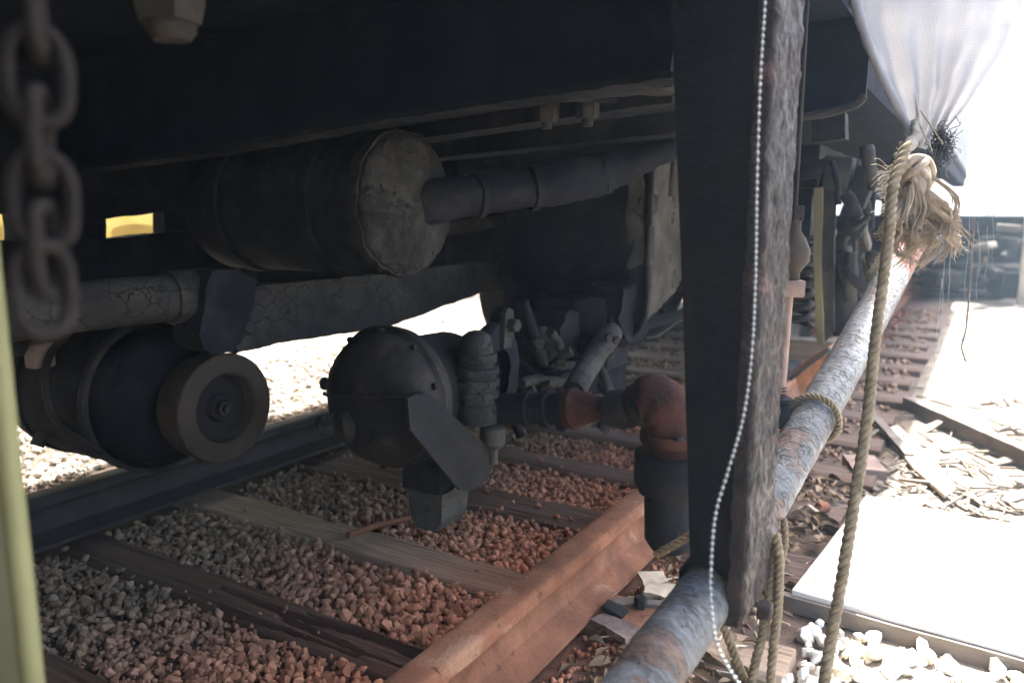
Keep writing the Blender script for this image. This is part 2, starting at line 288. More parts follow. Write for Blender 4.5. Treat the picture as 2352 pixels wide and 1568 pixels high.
# ---- sleepers
SL = [(.25,.15),(.655,.15),(1.055,.125),(1.43,.135),(1.86,.175),(2.27,.15),(2.68,.16),(3.1,.15),(3.52,.15),(3.95,.16),(4.38,.15),(4.8,.15),(5.25,.16),(5.7,.15),(6.2,.15),(6.7,.15)]
ORD = ['first','second','third','fourth','fifth','sixth','seventh','eighth','ninth','tenth','eleventh','twelfth','thirteenth','fourteenth','fifteenth','sixteenth']
SLAB = {0: 'dark wooden sleeper at the bottom left corner, mostly under the cream post', 1: 'brown wooden sleeper at bottom left, nearest one seen across the track',
        2: 'dark brown wooden sleeper with long black splits in the near gravel', 3: 'pale grey-brown smooth sleeper crossing the gravel under the round housing', 4: 'reddish brown wide sleeper behind the hanging grey foot block',
        5: 'dark sleeper just beyond the wide reddish one, under the air pipe'}
for i, (y, wd) in enumerate(SL):
    x0, x1 = -.79, 1.40+.02*math.sin(i*2.3); near = i in (1, 2, 3, 4)
    nx, ny = (190, 44) if near else (50, 8)
    cr = [(-.05+random.uniform(-.3,.3)*wd, random.uniform(0,.3), random.uniform(.35,.9), random.uniform(0,9)) for _ in range(2)]
    if i == 2: cr = [(.018, .24, .93, 1.3), (-.012, .45, .95, 4.0), (.040, .50, .85, 6.0), (-.04, .3, .7, 2.0)]
    def zt(x, yy):
        z = -.135+.003*noise.noise(V((x*3, yy*30, i)))+.0035*noise.noise(V((x*6, yy*120, i*2)))
        e = min(yy-(y-wd/2), (y+wd/2)-yy); z -= .010*max(0, 1-e/.012)**2+ (0.006*max(0, noise.noise(V((x*9, i, 3)))) if e < .02 else 0)
        if i in (1, 2):
            for (c0, a, b_, ph) in cr:
                if a < x < b_:
                    c = y+c0+.006*math.sin(x*9+ph)+.004*noise.noise(V((x*25, ph, 0))); k = max(0, 1-abs(yy-c)/(.0075*(.45+abs(math.sin(x*7+ph)))))
                    z -= .035*k
        return z
    top = grid(x0, x1, y-wd/2, y+wd/2, nx, ny, zt); n = nx+1
    edge = [k for k in range(n)]+[j*n+nx for j in range(1, ny+1)]+[ny*n+k for k in range(nx-1, -1, -1)]+[j*n for j in range(ny-1, 0, -1)]
    b0 = len(top.v); top.v += [V((top.v[k].x, top.v[k].y, -.27)) for k in edge]; ne = len(edge)
    top.f += [(edge[k], b0+k, b0+(k+1) % ne, edge[(k+1) % ne]) for k in range(ne)]+[tuple(b0+k for k in range(ne))]
    lab = SLAB.get(i, '%s dark wooden sleeper from the camera, end showing beyond the rusty rail' % ORD[i])
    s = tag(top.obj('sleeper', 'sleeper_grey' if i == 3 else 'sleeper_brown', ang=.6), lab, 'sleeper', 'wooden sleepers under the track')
    if i in (2, 3, 4, 5, 6, 7):         # base plate with chair screws beside the near rail
        MB().box((1.08, y, -.129), (.10, min(.12, wd*.8), .014), bev=.003).rough(.001, 30).obj('base_plate', 'rail_rust', s)
        sp = MB().hexa((1.10, y+.028, -.122), (0,0,1), .024, .014); sp.obj('screw', 'cast_iron', s)
        MB().box((1.062, y-.02, -.116), (.05, .035, .012), Matrix.Rotation(.25, 3, 'Y'), bev=.003).obj('rail_clip', 'cast_iron', s)

# ---- rails
def rail(xc, mat_, name, label):
    pr = [(-.030,-.004),(-.024,-.0012),(-.012,0),(.012,0),(.022,-.001),(.028,-.0035),(.0322,-.008),(.0335,-.027),(.031,-.032),(.014,-.040),(.009,-.052),(.009,-.076),(.018,-.096),(.045,-.109),(.066,-.117),(.067,-.127),
          (-.067,-.127),(-.066,-.117),(-.048,-.110),(-.028,-.098),(-.016,-.055),(-.02,-.037),(-.030,-.031),(-.0335,-.026),(-.0335,-.008)]
    mb = MB(); n = len(pr); ys = [-1+13*j/520 for j in range(521)]; vs = []
    for yy in ys:
        for (a, z) in pr:
            q = noise.noise(V((a*20, yy*9, z*30+xc))); q2 = noise.noise(V((a*60, yy*40, z*60+xc)))
            vs.append((xc+a+.0007*q, yy, z+.0005*q2*(1 if z < -.001 else .3)))
    fs = [(j*n+k, j*n+(k+1) % n, (j+1)*n+(k+1) % n, (j+1)*n+k) for j in range(len(ys)-1) for k in range(n)]
    fs += [tuple(range(n)), tuple(reversed(range((len(ys)-1)*n, len(ys)*n)))]
    return tag(mb.add(vs, fs).obj(name, mat_, ang=.5), label, 'rail')
rail(.963, 'rail_rust', 'rail', 'orange-brown rusty steel rail running from bottom centre behind the black post')
rail(-.352, 'rail_dark', 'rail', 'dark steel rail at left beneath the generator, far side of the track')

# ---- gravel
TPL = []
for k in range(22):
    b = bmesh.new()
    for _ in range(13):
        d = V(rng.normal(size=3)).normalized(); b.verts.new(V((d.x*1.0, d.y*random.uniform(.72,.95), d.z*random.uniform(.5,.75))))
    bmesh.ops.convex_hull(b, input=b.verts[:]); 
    for q in [q for q in b.verts if not q.link_faces]: b.verts.remove(q)
    bmesh.ops.triangulate(b, faces=b.faces[:]); b.verts.index_update()
    TPL.append((np.array([q.co[:] for q in b.verts]), np.array([[q.index for q in f.verts] for f in b.faces]))); b.free()
def in_sleeper(x, y, m=0):
    return any(abs(y-c) < wd/2+m for c, wd in SL) and -.80 < x < 1.41
def rotm():
    q = rng.normal(size=4); q /= np.linalg.norm(q); a, b_, c, d = q
    return np.array([[1-2*(c*c+d*d), 2*(b_*c-a*d), 2*(b_*d+a*c)], [2*(b_*c+a*d), 1-2*(b_*b_+d*d), 2*(c*d-a*b_)], [2*(b_*d-a*c), 2*(c*d+a*b_), 1-2*(b_*b_+c*c)]])
stones = []
def strew(n, x0, x1, y0, y1, s0, s1, zo=0, keep=lambda x, y: True):
    for _ in range(n):
        x = random.uniform(x0, x1); y = random.uniform(y0, y1)
        if not keep(x, y): continue
        s = s0+(s1-s0)*random.random()**1.8; stones.append((x, y, bedz(x, y)+zo+random.uniform(.1,.75)*s*.9, s, random.randrange(22)))
offrail = lambda x, y: abs(x-.963) > .07 and abs(x+.352) > .07
strew(21000, -.95, 1.30, .0, 3.3, .006, .0145, .003, lambda x, y: offrail(x, y) and not in_sleeper(x, y, .002))
strew(8000, -.3, .90, .6, 2.2, .0065, .0165, .008, lambda x, y: offrail(x, y) and not in_sleeper(x, y, -.004))
strew(5000, -.95, 1.35, 3.3, 8, .012, .022, .004, lambda x, y: offrail(x, y) and not in_sleeper(x, y, .0))
strew(6500, -2.2, -.85, .2, 6, .012, .022, .004, offrail)
strew(2600, -.35, .9, .5, 2.3, .006, .0135, .019, lambda x, y: offrail(x, y) and in_sleeper(x, y, .004) and not in_sleeper(x, y, -.014-.012*noise.noise(V((x*7,y*3,0)))))
strew(9000, -.4, 1.3, .5, 2.6, .0035, .0075, .004, lambda x, y: offrail(x, y) and not in_sleeper(x, y, -.003))
strew(260, -.4, 1.3, .5, 2.4, .003, .007, .021, lambda x, y: offrail(x, y) and in_sleeper(x, y, -.01))
strew(90, -.25, .90, .6, 2.3, .009, .015, .022, lambda x, y: offrail(x, y) and in_sleeper(x, y, -.02))
strew(260, .55, .90, 1.12, 1.34, .011, .019, .016, lambda x, y: offrail(x, y) and not in_sleeper(x, y, 0))
def big(sv):
    u, v, d = proj(sv[:3]); ok = -20 < u < 2372 and 760 < v < 1600 and d > .3
    return sv[3]/d if ok and not (u > 1560) else 0
order = sorted(range(len(stones)), key=lambda i: -big(stones[i])); solo = set(order[:210])
def merge(list_, name, mat_, parent, kind='stuff'):
    vs = []; fs = []; off = 0
    for (x, y, z, s, k) in list_:
        a, f = TPL[k]; vs.append((a*s)@rotm().T+np.array((x, y, z))); fs.append(f+off); off += len(a)
    vs = np.concatenate(vs); fs = np.concatenate(fs); me = bpy.data.meshes.new(name)
    me.vertices.add(len(vs)); me.vertices.foreach_set('co', vs.ravel().astype(np.float32)); me.loops.add(fs.size); me.loops.foreach_set('vertex_index', fs.ravel().astype(np.int32))
    me.polygons.add(len(fs)); me.polygons.foreach_set('loop_start', np.arange(0, fs.size, 3, dtype=np.int32)); me.update(calc_edges=True); me.validate()
    o = link(name, me, mat_, parent, V((0,0,0))); o['kind'] = kind; return o
def solos(list_, name, mat_, parent):
    mes = []
    for k, (a, f) in enumerate(TPL):
        me = bpy.data.meshes.new(name); me.from_pydata(a.tolist(), [], f.tolist()); me.materials.append(M[mat_]); mes.append(me)
    for (x, y, z, s, k) in list_:
        o = link(name, mes[k], mat_, parent, V((x, y, z))); o.scale = (s, s, s); o.rotation_euler = [random.uniform(0, 6.28) for _ in range(3)]
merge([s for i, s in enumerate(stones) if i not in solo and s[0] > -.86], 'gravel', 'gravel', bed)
merge([s for i, s in enumerate(stones) if i not in solo and s[0] <= -.86], 'sunlit_gravel', 'gravel_sunlit', bed)  # stones outside the carriage's shade get the paler, sunlit colour
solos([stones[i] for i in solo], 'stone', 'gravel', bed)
# white pebbles by the board
peb = []
while len(peb) < 900:
    x = random.uniform(1.40, 2.3); y = random.uniform(.75, 1.66); s = random.uniform(.011, .024)
    peb.append((x, y, -.170+random.uniform(.2, .9)*s, s, random.randrange(22)))
po = sorted(peb, key=lambda q: -(q[3]/proj(q[:3])[2] if 1780 < proj(q[:3])[0] < 2352 and proj(q[:3])[1] < 1600 else 0))
TPL0 = list(TPL); TPL.clear()
for k in range(22):
    b = bmesh.new(); sy, sz = random.uniform(.65,.95), random.uniform(.5,.75); qq = rng.normal(size=(22,3)); qq /= np.linalg.norm(qq, axis=1)[:, None]
    for q in qq: b.verts.new((q[0], q[1]*sy*(1-.25*q[0]), q[2]*sz))
    bmesh.ops.convex_hull(b, input=b.verts[:]); bmesh.ops.triangulate(b, faces=b.faces[:]); b.verts.index_update()
    TPL.append((np.array([q.co[:] for q in b.verts]), np.array([[q.index for q in f.verts] for f in b.faces]))); b.free()
merge(po[90:], 'pebbles', 'pebble_white', verge); solos(po[:90], 'pebble', 'pebble_white', verge)

# ================================================================== CARRIAGE
XB0, XB1 = -.84, 1.40
car = thing('carriage', (.28, 3.5, .95), 'dark underside of the railway carriage overhead, black painted floor and beams', 'carriage')
MB().box(((XB0+XB1)/2, 3.5, 1.12), (XB1-XB0, 13, .06), bev=0).obj('floor', 'black_paint', car)
MB().box((XB0+.03, 3.5, 2.1), (.05, 13, 1.9), bev=0).obj('side_wall', 'body_paint', car)
MB().box((XB1-.03, 3.5, 2.1), (.05, 13, 1.9), bev=0).obj('side_wall', 'body_paint', car)
MB().box(((XB0+XB1)/2, 3.5, 3.08), (XB1-XB0+.1, 13.1, .06), bev=0).obj('roof', 'body_paint', car)
for yy in (-2.97, 9.97): MB().box(((XB0+XB1)/2, yy, 2.1), (XB1-XB0-.1, .05, 1.9), bev=0).obj('end_wall', 'body_paint', car)
# big cross beam above the tank; its lower edge climbs towards the post
yb = 1.18
le = [at(u, v, y=yb) for u, v in ((-700,505),(450,345),(860,268),(1200,215),(1540,163))]
poly = [V((p.x, yb, p.z)) for p in le]+[V((le[-1].x+.02, yb, 1.095)), V((le[0].x, yb, 1.095))]
cb = MB().prism(poly, (0, .012, 0)).obj('cross_beam', 'black_paint', car, ang=.4)
fl = MB()
for a, b2 in zip(le[:-1], le[1:]):
    n = 24
    for k in range(n):
        p = a.lerp(b2, k/n); q = a.lerp(b2, (k+1)/n)
        fl.add([(p.x, yb-.001, p.z-.010), (q.x, yb-.001, q.z-.010), (q.x, yb+.07, q.z-.010), (p.x, yb+.07, p.z-.010), (p.x, yb-.001, p.z+.0), (q.x, yb-.001, q.z), (q.x, yb+.07, q.z), (p.x, yb+.07, p.z)],
               [(0,1,2,3), (4,7,6,5), (0,4,5,1), (2,6,7,3)])
fl.rough(.003, 25).obj('flange', 'grime_dark', cb)
# channel beams and cross pieces to the right of the tank
def bar(a, b2, w_, h, name, mat_, parent, rough=.002, tilt=0):
    a, b2 = V(a), V(b2); d = b2-a; L_ = d.length; X = d.normalized(); Yv = V((0,0,1)).cross(X).normalized(); Z = X.cross(Yv)
    R = Matrix((X, Yv, Z)).transposed() @ Matrix.Rotation(tilt, 3, 'X')
    mb = MB().box((a+b2)/2, (L_, w_, h), R, cuts=26) if rough else MB().box((a+b2)/2, (L_, w_, h), R)
    if rough: mb.rough(rough, 22, seed=L_*7)
    return mb.obj(name, mat_, parent, ang=.6)
bar(at(820,330,y=1.62), at(1560,222,y=1.62), .09, .035, 'channel_beam', 'grime_dark', car)
bar(at(1150,235,y=1.50), at(1560,190,y=1.42), .05, .020, 'brace', 'grime', car, .003)
bar(at(1330,190,y=1.35), at(1560,215,y=1.60), .04, .015, 'brace', 'grime', car, .003)
bar(at(1200,212,y=1.35), at(1420,232,y=1.60), .035, .012, 'brace', 'grime_dark', car, .003)
bar(at(1000,348,y=1.9), at(1570,285,y=1.9), .10, .05, 'channel_beam', 'grime_dark', car)
bar(at(380,420,y=2.2), at(1000,345,y=2.2), .10, .08, 'channel_beam', 'grime_dark', car)
for u, v, r in ((1255,262,.028), (1350,255,.026)):
    p = at(u, v, y=1.56); o = MB().hexa(p+V((0,0,.028)), (0,0,-1), .045, r).rough(.003, 40).obj('nut', 'grime', car)
    MB().lathe(p-V((0,0,.016)), (0,0,-1), [(0,.012),(.014,.012),(.017,.009)], 12).obj('bolt_end', 'grime', o)
# nut hanging close overhead at the upper left
p = at(390, 20, d=.80); nb = MB().hexa(p+V((0,0,.10)), (0,0,-1), .115, .038).rough(.002, 40).obj('large_nut', 'cast_iron', car); nb['label'] = 'large grey hexagonal nut at top left'
MB().lathe(p+V((0,0,.09)), (0,0,1), [(0,.022),(max(.02, 1.089-p.z-.09),.022)], 16).obj('shank', 'cast_iron', nb)
MB().lathe(p-V((0,0,.010)), (0,0,-1), [(0,.026),(.012,.026),(.022,.018)], 14).rough(.002, 50).obj('bolt_end', 'cast_iron', nb)
# far side longitudinal member over the left gap
xfr = -.55
slab_later = [([(-500,230),(250,230),(390,230),(900,230),(1300,260), (1300,500),(900,470),(390,485),(250,502),(-500,470)], 'frame_upper'), ([(-500,560),(250,548),(390,533),(900,500),(1300,510), (1300,610),(900,650),(390,705),(250,725),(-500,760)], 'frame_lower'),
  ([(28,440),(90,440),(170,440),(245,440), (245,600),(170,600),(90,600),(38,600)], 'frame_post'), ([(376,440),(500,430),(700,420),(900,420), (900,600),(700,600),(500,600),(380,600)], 'frame_post')]
# beam end right of the post, with a rounded lower flange
hp = [at(u, v, y=1.75) for u, v in ((1700,290),(1840,272),(1915,258),(1965,243),(1988,222),(1992,180))]
MB().prism([V((p.x, 1.75, p.z)) for p in hp]+[V((hp[-1].x, 1.75, 1.095)), V((hp[0].x, 1.75, 1.095))], (0,.015,0)).obj('headstock', 'black_paint', car, ang=.4)
MB().tube(smooth_path([p+V((0,-.01,0)) for p in hp[:5]], 5), .0085, 8).rough(.002, 40).obj('headstock_flange', 'grime', car)
bar(at(1870,300,y=2.0), at(1945,290,y=2.0), .05, .06, 'bracket', 'grime_dark', car)
bar((1.33, 1.9, 1.05), (1.33, 9.8, 1.05), .12, .10, 'sole_bar', 'black_paint', car, 0)

# ================================================================== POST
post = thing('hanger_post', at(1720,1440,y=.99), 'thick black tarred steel post hanging between the camera and the track', 'post')
yp = .97
L1 = [(1505,-420),(1530,-150),(1545,100),(1556,400),(1568,700),(1577,1000),(1583,1230),(1586,1290),(1605,1298),(1640,1308),(1668,1330),(1684,1375),(1690,1446)]
R1 = [(1712,1449),(1722,1435),(1700,1380),(1712,1200),(1722,1000),(1735,750),(1745,600),(1752,300),(1760,0),(1770,-420)]
poly = [at(u, v, y=yp) for u, v in L1]+[at(u, v, y=yp) for u, v in R1[2:]]
pm = MB().prism(poly, (0,.10,0)); 
pl = MB().prism(poly, (0,.012,0)).obj('web_plate', 'post_black', post, ang=.4)
# outer flange: a dense grid so its pitted tar surface is real relief
gv = []; nz_, ny_ = 300, 44
zt_, zb_ = 1.09, .150
for k in range(nz_+1):
    z = zt_+(zb_-zt_)*k/nz_; xf = 1.4385-.004*(k/nz_)+.006*max(0, .1-(1-k/nz_))*10*0
    for j in range(ny_+1):
        yy = yp-.002+.152*j/ny_; q = noise.noise(V((5, yy*55, z*38)))+.7*noise.noise(V((2, yy*150, z*90)))
        e = min(j, ny_-j)/3; round_ = .006*max(0, 1-e)**2
        rb = .012*max(0, (k/nz_-.965)/.035)**2
        gv.append(V((xf+.0030*q-round_-rb, yy+(.02*max(0, (k/nz_-.97)/.03)**2 if j < ny_/2 else -.03*max(0, (k/nz_-.97)/.03)**2), z)))
n1 = ny_+1; fs = [(k*n1+j, k*n1+j+1, (k+1)*n1+j+1, (k+1)*n1+j) for k in range(nz_) for j in range(ny_)]
fm = MB().add(gv, fs); b0 = len(fm.v)
fm.v += [V((p.x-.016, p.y, p.z)) for p in gv]; fm.f += [tuple(b0+i for i in reversed(f)) for f in fs]
for k in range(nz_):
    for j in (0, ny_): a = k*n1+j; fm.f.append((a, a+n1, b0+a+n1, b0+a))
for j in range(ny_):
    for k in (0, nz_): a = k*n1+j; fm.f.append((a, a+1, b0+a+1, b0+a))
fm.obj('flange', 'tar_paint', post, ang=1.2)
MB().prism([at(u, v, y=yp+.135) for u, v in ((1560,-200),(1600,1000),(1600,1230),(1720,1230),(1760,-200))], (0,.012,0)).obj('rear_plate', 'black_paint', post)
p = at(1745,1410,y=1.06); MB().lathe(V((1.435,1.075,p.z+.0)), (1,0,0), [(-.005,.014),(.006,.014),(.012,.011),(.014,.006)], 16).obj('bolt_head', 'tar_paint', post)
# ================================================================== SLOPING PIPE (through the foot of the post)
pa, pb, pc, pe = at(1390,1690,x=1.365), at(1632,1350,x=1.378), at(1868,962,x=1.412), at(2088,565,x=1.483)
path = smooth_path([V((1.352,-.75,pa.z-.01)), V((1.358,-.1,pa.z-.004)), pa, at(1505,1525,x=1.372), pb, at(1735,1187,x=1.386), pc, at(1985,755,x=1.445), pe, at(2098,548,x=1.486)], 22)
NP = len(path); pipe = thing('sloping_pipe', pa, 'grey-blue pipe with flaking paint sloping up from bottom centre through the post foot', 'pipe')
cut = int(NP*.835)
MB().tube(path[:cut+1], [.0385+.0006*noise.noise(V((i*.3,0,0))) for i in range(cut+1)], 40).rough(.0012, 60).obj('painted_tube', 'pipe_paint', pipe, ang=1.2)
o = MB().tube(path[cut:], .0385, 40).rough(.0012, 60).obj('red_end', 'pipe_red', pipe, ang=1.2)
for q in pipe.children:                 # unrolled coordinates (round the pipe, along the pipe) in metres
    me = q.data; ul = me.uv_layers.new(name='UVMap'); n_ = len(me.vertices)
    for f in me.polygons:
        ks = [me.loops[l].vertex_index for l in f.loop_indices]; wrap = max(k % 40 for k in ks)-min(k % 40 for k in ks) > 20
        for l, k in zip(f.loop_indices, ks): ul.data[l].uv = (((k % 40)+(40 if wrap and k % 40 < 20 else 0))/40*.242, (k//40)*.0126+(1.7 if q is o else 0)); o['label'] = 'red oxide painted upper end of the pipe'
# saddle that holds the pipe on the post
i0 = min(range(NP), key=lambda i: (path[i]-pb).length); ax = (path[i0+2]-path[i0-2]).normalized()
MB().lathe(path[i0], ax, [(-.004,.0395),(-.004,.046),(.0,.048),(.05,.048),(.05,.0395)], 40, close=False).rough(.002, 30).obj('pipe_saddle', 'black_paint', post)

# ================================================================== AIR RESERVOIR
tc = at(935,468,x=.50); R = .168
tank = thing('air_reservoir', (.2, tc.y, tc.z-R), 'large dark cylindrical air tank with crusted grey round end, upper centre', 'tank')
sh = MB().lathe((-.10, tc.y, tc.z), (1,0,0), [(0,R*.93),(.02,R),(.3,R),(.57,R)], 64, close=False); sh.obj('shell', 'grime_dark', tank)
MB().lathe((-.10, tc.y, tc.z), (-1,0,0), [(0,R*.93),(.03,R*.7),(.05,R*.3),(.055,.002)], 48).obj('rear_end', 'grime_dark', tank)
prof = [(0,R+.001),(.012,R+.003),(.028,R+.001)]+[(.028+.048*math.sin(a), (R-.004)*math.cos(a)) for a in [i*math.pi/2/14 for i in [j*.4 for j in range(36)]]]
prof = [(t, max(r, .002)) for t, r in prof]
MB().lathe((.468, tc.y, tc.z), (1,0,0), prof, 128).rough(.007, 17).rough(.0045, 48, 3).obj('end_cap', 'crust', tank, ang=1)
for xx in (.02, .33): MB().lathe((xx, tc.y, tc.z), (1,0,0), [(-.02,R+.002),(-.018,R+.007),(.018,R+.007),(.02,R+.002)], 64, close=False).obj('strap', 'grime_dark', tank)
p = at(860,285,x=.42); MB().tube([(p.x, p.y, tc.z+R*.9), (p.x, p.y, 1.095)], .009, 10).obj('hanger_rod', 'grime', tank)
MB().tube([(.05, tc.y+.05, tc.z+R*.9), (.05, tc.y+.05, 1.095)], .009, 10).obj('hanger_rod', 'grime', tank)
# ================================================================== LAGGED PIPE from the tank end
pts = [at(900,474,x=.44), at(1000,464,x=.54), at(1110,445,x=.60), at(1240,428,x=.69), at(1370,402,x=.78), at(1470,366,x=.87), at(1580,318,x=.97)]
path2 = smooth_path(pts, 14); rr = []
for i, p in enumerate(path2):
    t = i/(len(path2)-1); base = .052+.038*max(0,1-t/.16)**1.5 if t < .4 else .0515+.004*math.sin(t*14)-.022*max(0, t-.72)/.28
    rr.append(base)
lp = thing('lagged_pipe', pts[-1], 'thick dark lagged pipe curving right from the end of the air tank', 'pipe')
MB().tube(path2, rr, 32).rough(.006, 14).rough(.003, 45, 2).obj('lagging', 'grime_dark', lp, ang=1.2)
for i in (26, 40, 58): MB().lathe(path2[i], path2[i+1]-path2[i-1], [(-.012,rr[i]-.002),(-.009,rr[i]+.005),(.009,rr[i]+.005),(.012,rr[i]-.002)], 32, close=False).rough(.004, 30).obj('binding', 'grime_dark', lp)
for (u, v, u2, v2, x) in ((1425,305,1450,345,.72), (1472,300,1472,330,.8), (1508,290,1508,320,.8)):
    a, b2 = at(u, v, x=x), at(u2, v2, x=x); MB().tube([a+V((0,0,.02)), a, b2], .008, 8).rough(.002, 60).obj('stay', 'grime', lp)

# ================================================================== LONGITUDINAL BEAM
beam = thing('long_beam', at(600,800,x=.2), 'grey cracked mud-caked beam running under the air tank from the left edge', 'beam')
x = .2
la = at(-250,660,x=x); lb = at(470,640,x=x); lc = at(470,715,x=x); ld = at(-250,800,x=x)
def slab(pts, name, mat_, th, parent, rough=.003, sub=18):
    poly = [V(p) for p in pts]; mb = MB(); n = len(poly)//2     # top row then bottom row reversed
    top = poly[:n]; bot = poly[n:][::-1]; vs = []; fs = []; rows = 8; cols = sub*(n-1)
    for side in (0, 1):
        for r in range(rows+1):
            for c in range(cols+1):
                i = min(c//sub, n-2); t = (c-i*sub)/sub; a = top[i].lerp(top[i+1], t); b2 = bot[i].lerp(bot[i+1], t)
                vs.append(a.lerp(b2, r/rows)-V((th*side, 0, 0)))
    nn = (rows+1)*(cols+1)
    for side in (0, 1):
        for r in range(rows):
            for c in range(cols):
                a = side*nn+r*(cols+1)+c; f = (a, a+1, a+cols+2, a+cols+1); fs.append(f if side else f[::-1])
    for c in range(cols):
        for r in (0, rows): a = r*(cols+1)+c; fs.append((a, a+1, nn+a+1, nn+a))
    for r in range(rows):
        for c in (0, cols): a = r*(cols+1)+c; fs.append((a, a+cols+1, nn+a+cols+1, nn+a))
    return mb.add(vs, fs).rough(rough, 24).obj(name, mat_, parent, ang=.7)
c1, c2 = at(-350,760,x=x), at(505,670,x=x)
end_ = c1-(c2-c1)*.9
MB().tube([end_.lerp(c1, i/16) for i in range(17)], .049, 28).rough(.003, 24).obj('left_bar', 'grime', beam, ang=1)
MB().tube([c1.lerp(c2, i/40) for i in range(41)], .049, 28).rough(.003, 24).obj('left_bar', 'grime', beam, ang=1)
i_ = c1.lerp(c2,.80); MB().lathe(i_, c2-c1, [(0,.049),(.001,.056),((c2-c1).length*.155,.056),((c2-c1).length*.156,.049)], 28, close=False).rough(.003,26).obj('joint_sleeve', 'grime', beam, ang=.8)
for k_, (pp, nm) in enumerate(slab_later): slab([at(u, v, x=xfr-.012*k_) for u, v in pp], nm, 'grime_dark', .06, car, .003, 8)
slab([at(545,664,x=x), at(640,652,x=x), at(880,628,x=x), at(1060,606,x=x), at(1215,586,x=x), at(1215,634,x=x), at(1080,682,x=x), at(890,752,x=x), at(650,786,x=x), at(545,812,x=x)], 'right_bar', 'grime', .07, beam, .004)
p = at(1165,630,x=x+.02); MB().box(p, (.03,.05,.06)).rough(.008, 20).obj('cleat', 'grime', beam)
# dark curved hanger that overlaps the beam
MB().prism([at(u, v, x=.272) for u, v in ((490,625),(545,618),(588,640),(583,700),(562,765),(535,806),(500,814),(470,800),(455,770),(470,715),(468,670))], (-.09,0,0)).subdiv(3).rough(.005, 22).obj('hanger', 'grime_dark', beam, ang=.6)
# upper rail of the frame, seen between tank and box
bar(at(990,530,x=.1), at(1230,492,x=.1), .05, .045, 'upper_bar', 'grime', beam, .004)
bar(at(1015,560,x=.12), at(1015,615,x=.12), .06, .05, 'spacer', 'grime_dark', beam, .003)

# ================================================================== GENERATOR with pulley
gp = at(510,936,x=.20); gy, gz = gp.y, gp.z
gen = thing('generator', (-.15, gy, gz-.19), 'dark drum-shaped generator hanging at left with flat belt pulley', 'generator')
GR = .182
MB().lathe((-.47, gy, gz), (1,0,0), [(0,.11),(.01,.15),(.04,.172),(.10,GR-.004),(.102,GR),(.40,GR),(.402,GR-.012),(.46,GR-.016),(.50,GR-.03),(.54,.125),(.56,.09)], 72).rough(.0025, 16).obj('housing', 'grime_dark', gen)
MB().lathe((-.36, gy, gz), (1,0,0), [(0,GR),(.004,GR+.006),(.03,GR+.006),(.034,GR)], 72, close=False).obj('band', 'grime_dark', gen)
MB().lathe((-.06, gy, gz), (1,0,0), [(0,GR-.002),(.003,GR+.007),(.026,GR+.007),(.03,GR-.004)], 72, close=False).obj('band', 'cast_iron', gen)
MB().lathe((.05, gy, gz), (1,0,0), [(0,.05),(.10,.045)], 24).obj('shaft', 'cast_iron', gen)
pr_ = [(-.075,.045),(-.075,.108),(-.07,.118),(-.062,.121),(0,.123),(.008,.127),(.016,.126),(.019,.122),(.019,.084),(.015,.079),(-.004,.075),(-.012,.072),(-.014,.03)]
pul = MB().lathe((gp.x, gy, gz), (1,0,0), pr_, 72, close=False).obj('pulley', 'pulley_brown', gen, ang=.5)
MB().lathe((gp.x, gy, gz), (1,0,0), [(-.016,.074),(-.010,.073),(-.012,.034),(-.006,.032),(.0,.028)], 48).obj('pulley_disc', 'flat_dark', pul)
MB().hexa((gp.x-.002, gy, gz), (1,0,0), .016, .019).obj('hub_nut', 'cast_iron', pul)
MB().lathe((gp.x+.013, gy, gz), (1,0,0), [(0,.010),(.010,.010),(.012,.007)], 14).obj('shaft_end', 'grime', pul)
for k in range(8): MB().hexa((.0+.006, gy+math.cos(k*.785+.2)*.145, gz+math.sin(k*.785+.2)*.145), (1,0,0), .016, .011).obj('cover_bolt', 'grime', gen)
MB().tube(smooth_path([(-.2, gy-.10, gz+.17), (-.16, gy-.19, gz+.10), (-.12, gy-.205, gz-.02), (-.02, gy-.16, gz-.10)], 8), .009, 10).rough(.002, 40).obj('cable', 'cast_iron', gen)
bpl = MB().box((-.27, gy-GR*.86, gz-.085), (.055,.008,.08), Matrix.Rotation(-.52, 3, 'X'), bev=.002).obj('plate', 'crust', gen); bpl['label'] = 'small worn plate on the generator drum'
for (u, v) in ((220,1058), (262,1068)):
    MB().lathe((-.19+(u-220)*.0011, gy-.02, gz-GR+.012), (0,0,-1), [(0,.011),(.018,.011),(.018,.007),(.034,.007)], 10).obj('drain_plug', 'cast_iron', gen)
for sx in (-.34, -.05):
    bar((sx, gy+.02, gz+GR-.02), (sx, gy+.02, .52), .05, .03, 'suspension_lug', 'grime_dark', gen, .003)
o = MB().box(at(90,815,x=-.2), (.05,.05,.06), bev=.008).rough(.005, 20).obj('terminal_box', 'brick_brown', gen)
MB().hexa(at(40,790,x=-.18), (.7,-.7,0), .03, .028).obj('terminal_nut', 'cast_iron', gen)

